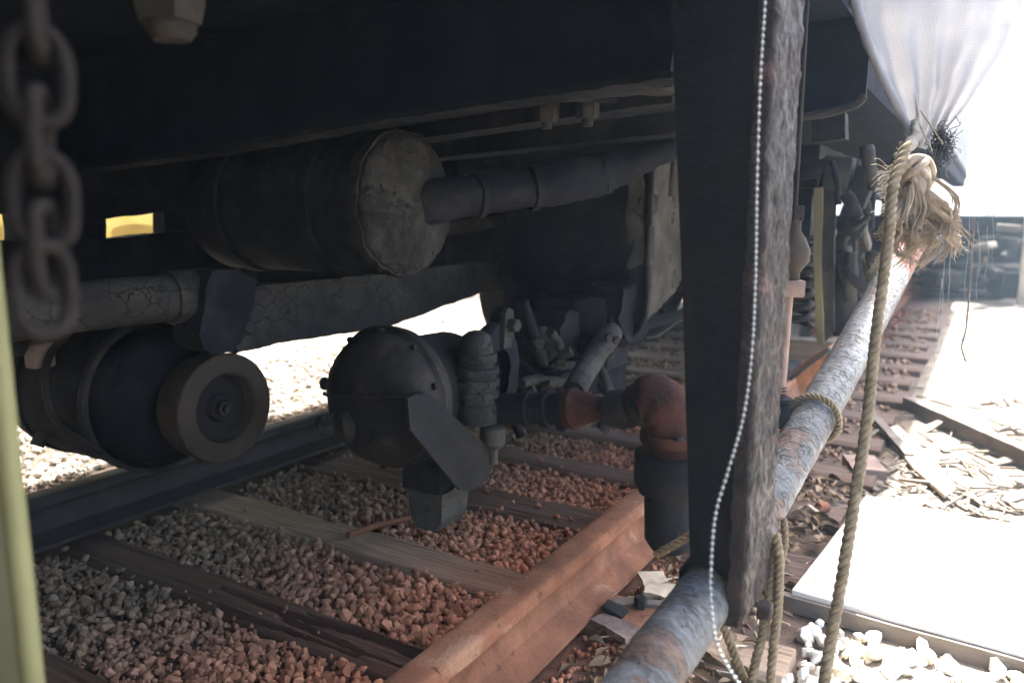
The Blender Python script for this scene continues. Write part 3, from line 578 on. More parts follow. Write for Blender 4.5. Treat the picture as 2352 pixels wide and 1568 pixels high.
# ================================================================== ROUND HOUSING with lever and foot
dc = at(882,915,x=.56); dr = .158
dome = thing('round_housing', (dc.x, dc.y, dc.z-dr), 'dark round cast housing at centre with domed face beside the finned cylinder', 'housing')
pf = [(-.30,.06),(-.29,.10),(-.24,.118),(-.06,.125),(-.042,.140),(-.038,dr),(-.012,dr+.002),(-.004,.150)]+[(-.004+.075*math.sin(a), .149*math.cos(a)**.55+.001) for a in [i*math.pi/2/14 for i in range(1, 14)]]+[(.072,.014)]
MB().lathe((dc.x, dc.y, dc.z), (0,-1,0), pf, 80).rough(.0025, 20).obj('casing', 'cast_iron', dome, ang=.8)
def onface(a, b_): # point on the domed face, offsets across (x) and up (z)
    r_ = math.hypot(a, b_)/.149; return V((dc.x+a, dc.y-.004-.075*math.sqrt(max(0, 1-r_**3.6)), dc.z+b_))
MB().tube([onface(-.135+.27*i/20, .005+.03*i/20) for i in range(21)], .004, 8).obj('seam', 'cast_iron', dome)
MB().sphere((dc.x-dr, dc.y-.02, dc.z+.02), .013, (.9,1,1.2)).obj('lug', 'cast_iron', dome)
q = onface(-.06,-.055); MB().lathe(q+V((0,.02,0)), (-.35,-1,-.2), [(-.03,.045),(0,.042),(.016,.036),(.022,.030)], 24).rough(.003, 40).obj('boss', 'cast_iron', dome)
MB().tube([q+V((-.04,-.012,-.02)), q+V((-.032,-.035,.012)), q+V((-.012,-.04,.03))], .007, 8).rough(.002, 60).obj('cock', 'grime', dome)
q = onface(.045,-.10); MB().lathe(q+V((0,.03,.02)), (.1,-.9,-.5), [(-.02,.05),(.015,.046),(.03,.03)], 24).rough(.005, 30).obj('sump', 'cast_iron', dome)
for k in range(10):
    a = k*math.pi/5+.3; MB().hexa((dc.x+math.cos(a)*.152, dc.y-.002, dc.z+math.sin(a)*.152), (0,-1,0), .010, .008).obj('flange_bolt', 'cast_iron', dome)
# flat rounded lever plate
pc2 = [(936,915),(955,905),(985,905),(1130,1034),(1136,1055),(1130,1080),(1118,1102),(1100,1118),(1078,1128),(1058,1126),(1044,1112),(942,985)]
MB().prism([at(u, v, x=.735) for u, v in pc2], (-.010,.002,0)).obj('lever_plate', 'flat_dark', dome, ang=.4)
# wedge shaped foot below
fq = [(-.055,.0),(.055,0),(.048,-.07),(.030,-.092),(-.028,-.094),(-.045,-.075)]
fo = at(1004,1112,x=.64)
MB().prism([V((fo.x+a*.9, fo.y-.045, fo.z+z)) for a, z in fq], (0,.10,0)).subdiv(3).rough(.004, 22).obj('foot_block', 'crust_pale', dome, ang=.6)
MB().box(fo+V((-.01,.0,.03)), (.10,.10,.07), bev=.006).rough(.003, 25).obj('foot_neck', 'grime_dark', dome)

# ================================================================== FINNED CYLINDER
fc = at(1095,870,x=.70); s = .001*.99
def zpx(v): return at(1095, v, x=.70).z
fin = thing('finned_cylinder', (fc.x, fc.y, zpx(1060)), 'small upright ribbed cylinder with domed top right of the round housing', 'cylinder')
pf = [(0,.012),(.001,.030),(.006,.034),(.02,.038)]
ztop = zpx(758)
prof = [(0,.004),(.004,.020),(.012,.030),(.024,.036),(.050,.038),(.052,.046),(.070,.047),(.072,.041),(.082,.041),(.084,.051),(.098,.052),(.100,.043),(.108,.043),(.110,.052),(.124,.053),(.126,.044),(.136,.044),(.138,.050),(.152,.050),(.154,.041),(.166,.041),(.168,.045),(.212,.046),(.215,.03)]
MB().lathe((fc.x, fc.y, ztop), (0,0,-1), prof, 48).rough(.0015, 40).obj('ribbed_body', 'grime', fin, ang=.5)
MB().lathe((fc.x+.035, fc.y+.012, zpx(975)), (0,0,-1), [(0,.020),(.006,.028),(.04,.029),(.052,.020),(.056,.012),(.088,.011),(.092,.006)], 20).rough(.002, 50).obj('outlet_nut', 'crust_pale', fin, ang=.6)
MB().lathe((fc.x-.005, fc.y+.085, zpx(872)), (1,.15,0), [(-.02,.03),(-.02,.115),(-.014,.12),(.008,.12),(.014,.115),(.014,.06)], 56, close=False).rough(.002, 30).obj('rear_flange', 'grime_dark', fin)
q = at(1172,750,x=.72); MB().prism([q+V((0,a,b_)) for a, b_ in ((-.028,-.05),(.012,-.05),(.022,.0),(.014,.038),(-.006,.045),(-.024,.03))], (-.012,0,0)).subdiv(1).rough(.002, 40).obj('eye_plate', 'grime', fin)
MB().hexa(q+V((-.005,0,.004)), (1,-.1,0), .028, .017).obj('nut', 'grime', fin)
# bent feed pipes that drop beside it
for k, pts_ in enumerate((((1200,690),(1215,740),(1232,790),(1250,840)), ((1262,760),(1285,790),(1290,820),(1270,850)), ((1195,880),(1235,872),(1270,878),(1300,868)))):
    o = MB().tube(smooth_path([at(u, v, x=.62+.03*k) for u, v in pts_], 6), (.016,.013,.015)[k], 12).rough(.004, 30).obj('feed_pipe', 'grime' if k else 'grime_dark', fin)
for (u, v) in ((1205,905), (1245,890), (1290,815)):
    MB().hexa(at(u, v, x=.70), (.8,.2,.4), .03, .016).rough(.003, 40).obj('union', 'grime', fin)

# ================================================================== EQUIPMENT BOX
cx = .80; c0 = at(1480,762,x=cx)
box = thing('equipment_box', (.55, 2.45, .40), 'dark equipment box hanging behind the lagged pipe with pale crusted side', 'equipment box')
prof = [(.30,.37),(.34,.335),(.40,.32),(.70,.325),(.765,.345),(.792,.385),(.80,.44),(.80,.98),(.30,.98)]
MB().prism([V((a, c0.y, z)) for a, z in prof], (0,.03,0)).obj('front_plate', 'grime_dark', box, ang=.5)
MB().tube(smooth_path([V((a+.003, c0.y+.0, z)) for a, z in ((.68,.322),(.765,.342),(.795,.385),(.803,.45),(.803,.62),(.803,.80),(.803,.95))], 10), [.007+.003*abs(math.sin(i*.7)) for i in range(61)], 10).rough(.003, 45).obj('edge_bead', 'grime', box)
# crusted side wall; its lower edge sweeps up away from the camera
sv = [(1478,405),(1522,372),(1570,335)]; bv = [(1570,640),(1525,700),(1478,738)]
slab([at(u, v, x=.79) for u, v in sv]+[at(u, v, x=.79) for u, v in bv], 'side_wall', 'crust_pale', .05, box, .012, 20)
for (u, v, h) in ((1492,560,.10), (1500,470,.06), (1488,640,.08)):
    q = at(u, v, x=.80); MB().box(q, (.02,.03,h), bev=.004).rough(.006, 25).obj('batten', 'crust', box)
MB().tube([at(1500,355,x=.82), at(1497,430,x=.82), at(1495,520,x=.82)], .008, 8).rough(.003, 40).obj('conduit', 'grime', box)
MB().tube([at(1548,350,x=.85), at(1540,450,x=.85)], .007, 8).rough(.003, 40).obj('conduit', 'grime', box)
MB().tube(smooth_path([at(1405,765,x=.82), at(1375,805,x=.84), at(1345,850,x=.86), at(1318,900,x=.88)], 6), [.030]*6+[.029]*6+[.028]*6+[.026], 20).rough(.002, 30).obj('drain_tube', 'grime', box)
for (u, v) in ((1395,770), (1412,778), (1398,818)): MB().hexa(at(u, v, x=.86), (.7,-.6,-.2), .016, .011).obj('small_nut', 'crust', box)
MB().tube(smooth_path([at(1484,778,x=.84), at(1515,768,x=.86), at(1545,745,x=.88), at(1575,728,x=.88)], 6), .004, 8).obj('bent_rod', 'grime', box)
bar((.86,2.9,.22), (1.25,2.85,.24), .08, .07, 'lower_bracket', 'timber_dark', box, .004)

ug = thing('valve_gear', (.6, 2.0, .12), 'dark tangle of valve gear and pipes below the equipment box', 'valve gear')
for (x_, y_, z_, sx, sy, sz) in ((.50,2.05,.28,.22,.20,.12), (.63,1.95,.20,.14,.16,.14), (.42,2.1,.17,.26,.12,.08), (.70,2.12,.30,.10,.14,.10)):
    MB().box((x_, y_, z_), (sx, sy, sz), Matrix.Rotation(random.gauss(0,.2), 3, 'Z'), bev=.015).rough(.007, 18).obj('casting', 'grime_dark', ug)
for (u, v, x_, sx, sy, sz) in ((1215,790,.50,.26,.20,.20), (1290,760,.58,.22,.18,.20), (1330,860,.66,.15,.13,.12), (1240,870,.60,.20,.14,.09), (1380,720,.70,.14,.14,.18)):
    MB().box(at(u, v, x=x_)+V((0,.1,0)), (sx, sy, sz), Matrix.Rotation(random.gauss(0,.25), 3, 'Z') @ Matrix.Rotation(random.gauss(0,.15), 3, 'X'), cuts=12).rough(.014, 14, u).rough(.005, 45).obj('casting', 'grime_dark', ug, ang=1)
for k in range(20):
    a0 = V((random.uniform(.38,.78), random.uniform(1.8,2.15), random.uniform(.20,.42))); a1 = a0+V((random.gauss(0,.08), random.gauss(0,.05), random.uniform(-.2,-.06)))
    MB().tube(smooth_path([a0, a0.lerp(a1,.5)+V((random.gauss(0,.03),0,0)), a1], 6), random.choice((.009,.014,.02)), 10).rough(.003, 30, k).obj('pipe', random.choice(('grime_dark','grime')), ug, ang=1)
for k in range(7): MB().hexa(V((random.uniform(.5,.8), random.uniform(1.78,1.95), random.uniform(.14,.36))), (.6,-.7,random.uniform(-.3,.3)), .025, random.uniform(.012,.02)).obj('nut', 'grime', ug)
# ================================================================== AIR LINE with red elbow and drip cup
ay = 1.49
def ap(u, v): return at(u, v, y=ay)
air = thing('air_line', ap(1540,1255), 'air pipe with red-rusted elbow and dark drip cup left of the post', 'pipe fitting')
a0, a1 = ap(1140,938), ap(1460,938); L_ = (a1-a0).length; ad = (a1-a0).normalized()
def tx(u): return (ap(u, 938)-a0).length
k = ap(1320,938); kp = (k-CAM).dot(FW)/FPX
MB().lathe(a0, ad, [(0,.036),(tx(1205),.036),(tx(1207),.042),(tx(1222),.042),(tx(1224),.037),(tx(1245),.037),(tx(1248),.043),(tx(1266),.043),(tx(1268),.036),(tx(1300),.036)], 32).rough(.002, 35).obj('pipe', 'grime_dark', air, ang=.5)
MB().lathe(a0, ad, [(tx(1300),.030),(tx(1304),.044),(tx(1322),.046),(tx(1330),.040),(tx(1372),.026),(tx(1392),.026),(tx(1398),.034)], 28).rough(.002, 35).obj('union', 'oxide_red', air, ang=.5)
MB().lathe(a0, ad, [(tx(1392),.024),(tx(1402),.038),(tx(1428),.043),(tx(1455),.040),(tx(1462),.03)], 28).rough(.003, 30).obj('coupling', 'cast_iron', air, ang=.8)
e0 = ap(1445,935); e1 = ap(1500,925); e2 = ap(1535,945); e3 = ap(1545,1040)
MB().tube(smooth_path([e0, e1, e2+V((.002,0,-.012)), e3], 8), [.036+.025*min(1, i/7)+.0015*math.sin(i*1.1) for i in range(25)], 36).rough(.0025, 25).rough(.0015, 70, 4).obj('elbow', 'oxide_red', air, ang=1)
MB().lathe(e3+V((0,0,.045)), (0,0,-1), [(0,.058),(.002,.068),(.020,.068),(.022,.058)], 36).rough(.002, 30).obj('collar', 'oxide_red', air, ang=.6)
for k in range(6): MB().hexa(e3+V((.060*math.cos(k*1.047), .060*math.sin(k*1.047), .040)), (0,0,1), .012, .010).obj('flange_bolt', 'cast_iron', air)
MB().lathe(e1+V((0,-.03,-.005)), (0,-1,.1), [(0,.040),(.018,.038),(.024,.030)], 20).rough(.003, 40).obj('side_plug', 'cast_iron', air, ang=.7)
cb_ = ap(1545,1010); zz = lambda v: ap(1545, v).z
MB().lathe((cb_.x, cb_.y, zz(1000)), (0,0,-1), [(0,.050),(.012,.056),(zz(1000)-zz(1038),.060),(zz(1000)-zz(1040),.078),(zz(1000)-zz(1105),.078),(zz(1000)-zz(1128),.066),(zz(1000)-zz(1132),.055),(zz(1000)-zz(1240),.052),(zz(1000)-zz(1258),.040),(zz(1000)-zz(1260),.02)], 36).rough(.003, 25).obj('drip_cup', 'grime_dark', air, ang=.5)

# ================================================================== VALVE ROD right of the post
ry = 1.46
def rp(u, v): return at(u, v, y=ry)
rod = thing('valve_rod', rp(1806,935), 'slender upright rod with rust-pink bulb and square nut just right of the post', 'rod')
rx = rp(1822,560).x; rz = lambda v: rp(1822, v).z
MB().lathe((rx, ry, rz(505)), (0,0,-1), [(0,.012),(rz(505)-rz(530),.012),(rz(505)-rz(548),.022),(rz(505)-rz(575),.030),(rz(505)-rz(600),.029),(rz(505)-rz(618),.018),(rz(505)-rz(628),.014),(rz(505)-rz(650),.014)], 28).rough(.0015, 60).obj('bulb', 'pulley_brown', rod, ang=1)
MB().box((rx+.004, ry, rz(662)), (.036,.036,.030), Matrix.Rotation(.4, 3, 'Z'), bev=.004).obj('square_nut', 'brick_brown', rod)
MB().box((rx+.006, ry, rz(490)), (.018,.018,.026), Matrix.Rotation(.3, 3, 'Z'), bev=.003).obj('top_lug', 'grime', rod)
MB().tube([(rx, ry, rz(470)), (rx, ry, rz(515))], .004, 8).obj('top_pin', 'cast_iron', rod)
MB().tube([(rx, ry, 1.09), (rx, ry, rz(480))], .004, 8).obj('hanger', 'cast_iron', rod)
rb = rp(1807, 905); MB().tube([(rx-.004, ry, rz(675)), (rx-.006, ry, rz(800)), (rx-.008, ry, rz(910))], .0095, 16).obj('stem', 'brick_brown', rod)
for k in range(5): MB().lathe((rx-.008, ry, rz(890)+.0*k-.006*k), (0,0,-1), [(0,.0095),(.001,.0115),(.003,.0115),(.004,.0095)], 16, close=False).obj('thread_ring', 'cast_iron', rod)
MB().lathe((rx-.008, ry, rz(912)), (0,0,-1), [(0,.014),(.004,.022),(.012,.022),(.016,.018),(.05,.019),(.06,.014)], 20).obj('end_cup', 'grime_dark', rod)

# ================================================================== BOGIE and fittings behind, right of the post
bog = thing('bogie_frame', (.85, 3.4, 0), 'dark bogie frame in the shadow behind the post with rusty wheel', 'bogie')
bar((1.10,2.75,.86), (1.10,6.2,.86), .14, .14, 'side_frame', 'grime_dark', bog, .004)
bar((-.35,2.75,.86), (-.35,6.2,.86), .14, .14, 'side_frame', 'grime_dark', bog, .004)
bar((-.5,2.85,.62), (1.15,2.85,.62), .14, .40, 'end_plate', 'grime_dark', bog, .004)
for yy in (3.45, 5.4):
    for xw in (.93, -.32):
        MB().lathe((xw, yy, .40), (1,0,0), [(-.07,.09),(-.06,.36),(-.06,.40),(.06,.395),(.07,.36),(.03,.34),(.02,.16),(.06,.14),(.09,.08)], 56).obj('wheel', 'cast_iron', bog, ang=.5)
    MB().lathe((-.4, yy, .40), (1,0,0), [(0,.07),(1.45,.07)], 24).obj('axle', 'cast_iron', bog)
    MB().box((1.12, yy, .45), (.16,.24,.26), bev=.03).rough(.005, 15).obj('axle_box', 'grime_dark', bog)
for (u, v, x) in ((1960,470,1.19), (1975,540,1.19), (1930,380,1.19)):
    bar(at(u, v, x=x), at(u+35, v+90, x=x), .03, .02, 'brake_link', 'grime', bog, .003)
sp = []
for i in range(140):
    a = i*.36; sp.append((1.13+.045*math.cos(a), 2.74+.045*math.sin(a), .33+.30*i/140))
MB().tube(sp, .011, 8).obj('coil_spring', 'cast_iron', bog)
stile = thing('upright_bar', at(1890,790,y=2.5), 'olive-yellow upright angle bar right of the black post', 'bar')
yv = 2.5
MB().prism([at(u, v, y=yv) for u, v in ((1870,432),(1890,430),(1885,600),(1893,790),(1876,792),(1868,600))], (0,.02,0)).subdiv(2).rough(.003, 30).obj('flange', 'wood_yellow', stile)
MB().prism([at(u, v, y=yv+.015) for u, v in ((1888,432),(1922,440),(1915,600),(1916,760),(1893,788),(1886,600))], (0,.012,0)).subdiv(2).rough(.003, 30).obj('web', 'grime', stile)
cyl = thing('dark_cylinder', at(1935,760,y=2.62), 'dark upright cylinder beside the olive-yellow bar', 'cylinder')
q = at(1938,600,y=2.62); q2 = at(1938,770,y=2.62); MB().lathe(q, q2-q, [(0,.03),(.005,.040),(.03,.043),((q2-q).length-.03,.043),((q2-q).length,.032)], 28).rough(.002, 30).obj('barrel', 'grime_dark', cyl)
MB().lathe(q, q-q2, [(0,.018),(.03,.018),(.035,.012)], 14).obj('cap', 'grime', cyl)
rig = thing('brake_rigging', at(1930,560,y=2.45), 'tangle of dusty brake links and hoses hanging right of the olive bar', 'brake rigging')
for k in range(26):
    u, v = random.uniform(1895,2010), random.uniform(330,620); yy = random.uniform(2.35,2.8); du, dv = random.gauss(0,22), random.uniform(25,120)
    pts_ = smooth_path([at(u, v, y=yy), at(u+du*.4+random.gauss(0,6), v+dv*.4, y=yy), at(u+du, v+dv, y=yy+.03)], 5)
    MB().tube(pts_, random.choice((.006,.009,.013,.018)), 8).rough(.003, 35, k).obj(random.choice(('hose','link','pin')), random.choice(('grime','grime_dark','rag','grime')), rig, ang=1)
for (u, v, w_, h_) in ((1870,390,.10,.05), (1925,400,.08,.10), (1960,520,.07,.05), (1980,430,.06,.12)):
    MB().box(at(u, v, y=2.6), (w_,.06,h_), Matrix.Rotation(random.gauss(0,.25), 3, 'Y'), bev=.008).rough(.006, 25).obj('casting', random.choice(('grime','grime_dark')), rig)
blk = thing('wedge_block', at(1870,880,y=2.2), 'orange-brown wedge-shaped block at the rail behind the post', 'block')
MB().prism([at(u, v, y=2.35) for u, v in ((1822,850),(1905,795),(1925,830),(1900,905),(1838,905))], (0,.10,0)).subdiv(2).rough(.004, 20).obj('block_body', 'rail_rust', blk)
bar(at(1815,870,y=2.33), at(1905,800,y=2.33), .02, .012, 'edge_strip', 'rail_dark', blk, .002)
# farther equipment under the same train
far = thing('far_equipment', (1.15, 7.2, .1), 'dark row of boxes and gear under the train in the far distance at right', 'equipment')
for (x0, y0, z0, sx, sy, sz) in ((1.13,6.6,.62,.30,.8,.45), (1.15,7.8,.55,.28,.9,.55), (1.12,9.0,.6,.3,.9,.5)):
    MB().box((x0, y0, z0), (sx, sy, sz), bev=.02).rough(.01, 6).obj('gear_box', 'grime_dark', far)
MB().lathe((1.18,5.95,.44), (.5,-1,0), [(-.25,.07),(-.02,.07),(0,.065),(.01,.04)], 24).obj('barrel', 'wood_yellow', far)
bar((1.28,6.0,.55), (1.30,9.5,.55), .04, .08, 'side_rail', 'blue_cloth', far, 0)
bar((1.26,6.0,.36), (1.29,9.5,.40), .04, .06, 'side_rail', 'grime', far, 0)

# ================================================================== YELLOW WAGON on the next track, left
yel = thing('yellow_wagon', (-3.9, 3.0, -.15), 'yellow wagon frame on the next track, glimpsed under the beams at left', 'wagon')
b = bmesh.new(); X0 = -3.0
ou = [V((X0, y, z)) for y, z in ((-1,.35),(8,.35),(8,1.0),(-1,1.0))]; vs = [b.verts.new(p) for p in ou]; es = [b.edges.new((vs[i], vs[(i+1) % 4])) for i in range(4)]
hq = at(312,534,x=X0)
for yc in [hq.y+d_ for d_ in (-1.6,-.8,0,.8,1.6,2.4)]:
    hv = [b.verts.new(V((X0, yc+math.cos(t)*.17, hq.z+math.sin(t)*.055))) for t in [j*math.pi/12 for j in range(24)]]; es += [b.edges.new((hv[i], hv[(i+1) % 24])) for i in range(24)]
bmesh.ops.triangle_fill(b, edges=es, use_beauty=True); g = bmesh.ops.extrude_face_region(b, geom=b.faces[:])
for q in [q for q in g['geom'] if isinstance(q, bmesh.types.BMVert)]: q.co.x -= .03
b.verts.index_update(); MB().add([q.co for q in b.verts], [[q.index for q in f.verts] for f in b.faces]).obj('side_frame', 'yellow_paint', yel, ang=.5); b.free()
MB().box((-4.4, 3.5, 2.0), (2.6, 9, 2.0), bev=.02).obj('body', 'yellow_paint', yel)
MB().box((-3.3, 3.5, .60), (.03, 9, .5), bev=0).obj('inner_sill', 'yellow_paint', yel)
for yy in (.6, 2.4, 5.0):
    MB().lathe((-3.5, yy, .25), (1,0,0), [(-.06,.08),(-.06,.40),(.05,.40),(.06,.36),(.02,.33),(.02,.14),(.05,.12),(.05,.05)], 40).obj('wheel', 'cast_iron', yel)
    MB().lathe((-5.4, yy, .25), (1,0,0), [(-.06,.08),(-.06,.40),(.05,.40),(.06,.36),(.05,.05)], 40).obj('wheel', 'cast_iron', yel)

# ================================================================== NEAR LEFT: cream post and chain
cp = thing('cream_post', (1.0, .28, -.17), 'pale cream-yellow painted upright at the lower left edge, very close', 'post')
e_t = at(-6,880,y=.28); xx = e_t.x
MB().box((xx-.045, .285, .46), (.086,.014,1.26), bev=.004).obj('face_bar', 'cream_paint', cp)
MB().tube([(xx-.004, .284, -.165), (xx-.004, .284, 1.088)], .0085, 16).obj('edge_rod', 'olive_paint', cp)
MB().box((xx-.045, .30, -.155), (.14,.10,.03), bev=.004).obj('foot', 'cream_paint', cp)

ch = thing('chain', at(95,650,d=.41), 'heavy rusty link chain hanging close to the camera at upper left', 'chain')
def chain_link(c, turn, hw, hh, r, tilt=0):
    pts = []; n = 28
    for k in range(n):
        a = 2*math.pi*k/n; px = math.copysign(abs(math.cos(a))**.7, math.cos(a))*hw; pz = math.copysign(abs(math.sin(a))**.75, math.sin(a))*hh
        q = RT*math.cos(turn)+V((FW.x, FW.y, 0)).normalized()*math.sin(turn); zz_ = V((0,0,1))+RT*tilt
        pts.append(V(c)+q*px+zz_*pz)
    return MB().loop(pts, r, 10).rough(.0012, 60).obj('link', 'chain_rust', ch, ang=1.2)
for (u, v, turn) in ((40,-845,1.4), (46,-700,.1), (52,-560,1.4), (58,-415,.1), (64,-270,1.4), (70,-130,.15), (82,25,1.45), (86,175,.12), (92,315,1.35), (98,462,.05), (104,575,1.2), (100,668,.5)):
    chain_link(at(u, v, d=.41), turn+.54, .0138, .0234, .0040, .02)

# ================================================================== BEAD STRING
bd = thing('bead_string', at(1700,1550,d=.84), 'string of small silvery beads hanging in front of the black post', 'bead string')
bpts = smooth_path([at(u, v, d=d) for u, v, d in ((1765,-120,.86),(1757,0,.86),(1745,200,.86),(1738,430,.86),(1735,620,.86),(1727,800,.86),(1708,950,.85),(1672,1080,.84),(1643,1180,.83),(1633,1290,.82),(1632,1370,.82),(1645,1470,.82),(1672,1530,.82),(1705,1580,.82))], 40)
acc = 0; last = bpts[0]; step = .0062; sph = MB().sphere((0,0,0), .0020, seg=10); sme = None
for i in range(1, len(bpts)):
    acc += (bpts[i]-bpts[i-1]).length
    if acc >= step:
        acc = 0
        if sme is None: o = sph.obj('bead', 'steel_bead', bd); sme = o.data; o.location = bpts[i]
        else: link('bead', sme, 'steel_bead', bd, bpts[i])
MB().tube(bpts[::4], .0005, 5).obj('thread', 'cobweb', bd)

# ================================================================== ROPES
def rope(pts, rad, name, label, pitch=.05, mat_='rope', fuzz=60, parent=None, n=24):
    P = smooth_path(pts, n); th = thing(name, P[-1], label, 'rope') if not parent else parent
    fr = []; u = None; s_ = 0; acc_ = [0]
    for i, p in enumerate(P):
        t = (P[min(i+1, len(P)-1)]-P[max(i-1, 0)]).normalized()
        if u is None: u = frame(t)[0]
        u = (u-t*u.dot(t)).normalized(); fr.append((u.copy(), t.cross(u)))
        if i: s_ += (P[i]-P[i-1]).length; acc_.append(s_)
    dense = []; 
    for k in range(3):
        q = []; rr_ = []
        m = max(30, int(s_/pitch*14))
        for j in range(m+1):
            sp_ = s_*j/m; i = max(0, min(len(P)-2, next((a for a in range(len(acc_)-1) if acc_[a+1] >= sp_), len(P)-2))); t = (sp_-acc_[i])/max(1e-9, acc_[i+1]-acc_[i])
            p = P[i].lerp(P[i+1], t); an = 2*math.pi*sp_/pitch+k*2.0944; a, b_ = fr[i]
            q.append(p+(a*math.cos(an)+b_*math.sin(an))*rad*.50); rr_.append(rad*.56)
        MB().tube(q, rr_, 8).rough(rad*.05, 3/rad*.1).obj('strand', mat_, th, ang=1.3)
    if fuzz:
        fm_ = MB()
        for _ in range(fuzz):
            i = random.randrange(len(P)-1); a, b_ = fr[i]; an = random.uniform(0, 6.28); d = a*math.cos(an)+b_*math.sin(an); p = P[i].lerp(P[i+1], random.random())+d*rad*.9
            t = (P[i+1]-P[i]).normalized(); l = random.uniform(.3, 1.3)*rad; q1 = p+d*l*.5+t*random.uniform(-1,1)*l*.6; q2 = q1+d*l*.4+t*random.uniform(-1,1)*l
            fm_.tube([p, q1, q2], .00028, 3, cap=False)
        tag(fm_.obj('fibres', 'rope_pale' if mat_ == 'rope_pale' else mat_, th), None, kind='stuff')
    return th
rd = 1.27
rope([at(u, v, d=rd+.03-.02*i) for i, (u, v) in enumerate(((2082,330),(2052,430),(2040,560),(2012,770),(1992,960),(1966,1130),(1930,1350),(1900,1520),(1885,1640)))], .0088, 'hanging_rope', 'long tan twisted rope hanging from the frayed knot to the ground', .042, fuzz=220)
rope([at(u, v, d=1.14) for u, v in ((1782,1228),(1790,1290),(1786,1400),(1775,1500),(1768,1600))], .0068, 'rope_tail', 'thin tan rope beside the post foot, rightmost of the three tails', .03, fuzz=40)
rope([at(u, v, d=1.15) for u, v in ((1778,1240),(1772,1330),(1755,1440),(1735,1520),(1715,1620))], .0068, 'rope_tail', 'thin tan rope beside the post foot, middle of the three tails', .03, fuzz=40)
rope([at(u, v, d=1.17) for u, v in ((1660,1430),(1678,1480),(1700,1535),(1722,1600))], .0066, 'rope_tail', 'short tan rope tail below the pipe left of the post foot', .03, fuzz=30)
rope([at(u, v, d=1.22) for u, v in ((1800,1190),(1803,1240),(1795,1290),(1783,1330))], .0055, 'rope_tail', 'short dark rope end behind the pipe at the post edge', .028, fuzz=20)
rope([at(u, v, d=1.22) for u, v in ((1505,1275),(1540,1255),(1580,1232),(1620,1205))], .0066, 'rope_tail', 'short rope end between the drip cup and the post', .03, fuzz=30)
# loop tied round the sloping pipe
i1 = min(range(NP), key=lambda i: (path[i]-at(1868,950,x=1.412)).length); axp = (path[i1+3]-path[i1-3]).normalized(); u_, w_, a_ = frame(axp)
lpts = [path[i1]+(u_*math.cos(t)+w_*math.sin(t))*.0465+a_*(.012*math.sin(t*1.0)+.004*t-.012) for t in [j*2*math.pi/20*1.06 for j in range(21)]]
rope(lpts, .0065, 'rope_loop', 'twisted rope loop tied round the sloping pipe', .026, fuzz=60, n=6)

# ================================================================== KNOT, TASSEL, BLACK THREAD
kn = thing('frayed_knot', at(2105,420,d=1.34), 'pale frayed rope knot with bushy tassel below the white cloth', 'knot')
kc = at(2105,395,d=1.33)
for k in range(7):
    a = random.uniform(0, 3.1); ax_ = V((math.cos(a*2+k), math.sin(k*1.7), .6*math.sin(a))).normalized(); uu, ww, _ = frame(ax_)
    r0 = random.uniform(.017, .030); cc = kc+V((random.uniform(-.008,.008), random.uniform(-.008,.008), random.uniform(-.022,.018)))
    MB().loop([cc+uu*math.cos(t)*r0+ww*math.sin(t)*r0*1.15 for t in [j*2*math.pi/24 for j in range(24)]], random.uniform(.006,.0085), 8).rough(.0015, 120).obj('turn', 'rope_pale', kn, ang=1.2)
tb = at(2105,425,d=1.32); ts = MB()
for k in range(38):
    a = random.uniform(0, 6.28); rr_ = random.random()**.5; l = random.uniform(.07, .125); o0 = RT*math.cos(a)*rr_*.022-FW*math.sin(a)*rr_*.016+V((0,0,random.uniform(-.03,.02)))
    o1 = RT*(math.cos(a)*rr_*.045+.012)-FW*math.sin(a)*rr_*.02; c0 = tb+o0; cv = V((random.gauss(0,.010), random.gauss(0,.008), 0))
    lock = smooth_path([c0, c0+o1*.7+cv+V((0,0,-l*.35)), c0+o1-cv*.6+V((0,0,-l*.7)), c0+o1*1.2+cv*1.3+V((0,0,-l))], 4)
    for _ in range(30):
        g_ = V((random.gauss(0,1), random.gauss(0,1), random.gauss(0,.5))); ph = random.uniform(0, 6.28); n_ = len(lock); cut_ = random.randint(n_-5, n_)
        fp_ = [lock[i]+g_*(.0022+.0045*(i/n_)**2)+V((math.cos(ph+i*.8), math.sin(ph+i*.8), 0))*.0014 for i in range(cut_)]
        fp_.append(fp_[-1]+g_*.004+V((0,0,-.003))); ts.tube(fp_, random.uniform(.00035,.0007), 3, cap=False)
for _ in range(60):
    p0 = at(random.uniform(2035,2060), random.uniform(380,500), d=1.30); dr_ = -RT*random.uniform(.006,.03)+V((0,0,random.uniform(-.022,.012)))
    ts.tube(smooth_path([p0, p0+dr_*.6+V((0,0,.004)), p0+dr_], 3), .0004, 3, cap=False)
tag(ts.obj('tassel', 'rope_pale', kn), None, kind='stuff')
core = MB().lathe(tb+V((0,0,.03)), (.12,0,-1), [(0,.010),(.03,.016),(.06,.015),(.085,.006)], 20).rough(.006, 40).obj('tassel_core', 'rope_pale', kn)
bt = MB(); bc = at(2163,335,d=1.47)
for _ in range(260):
    p = bc+RT*random.gauss(0,.006)+V((0,0,random.gauss(0,.017))); pts_ = [p]
    for j in range(4): pts_.append(pts_[-1]+V((random.gauss(0,.0055), random.gauss(0,.004), random.gauss(0,.006))))
    bt.tube(smooth_path(pts_, 3), .0007, 4, cap=False)
tag(bt.obj('thread_tangle', 'thread_black'), 'tangled shiny black thread caught on the white cloth', 'thread')

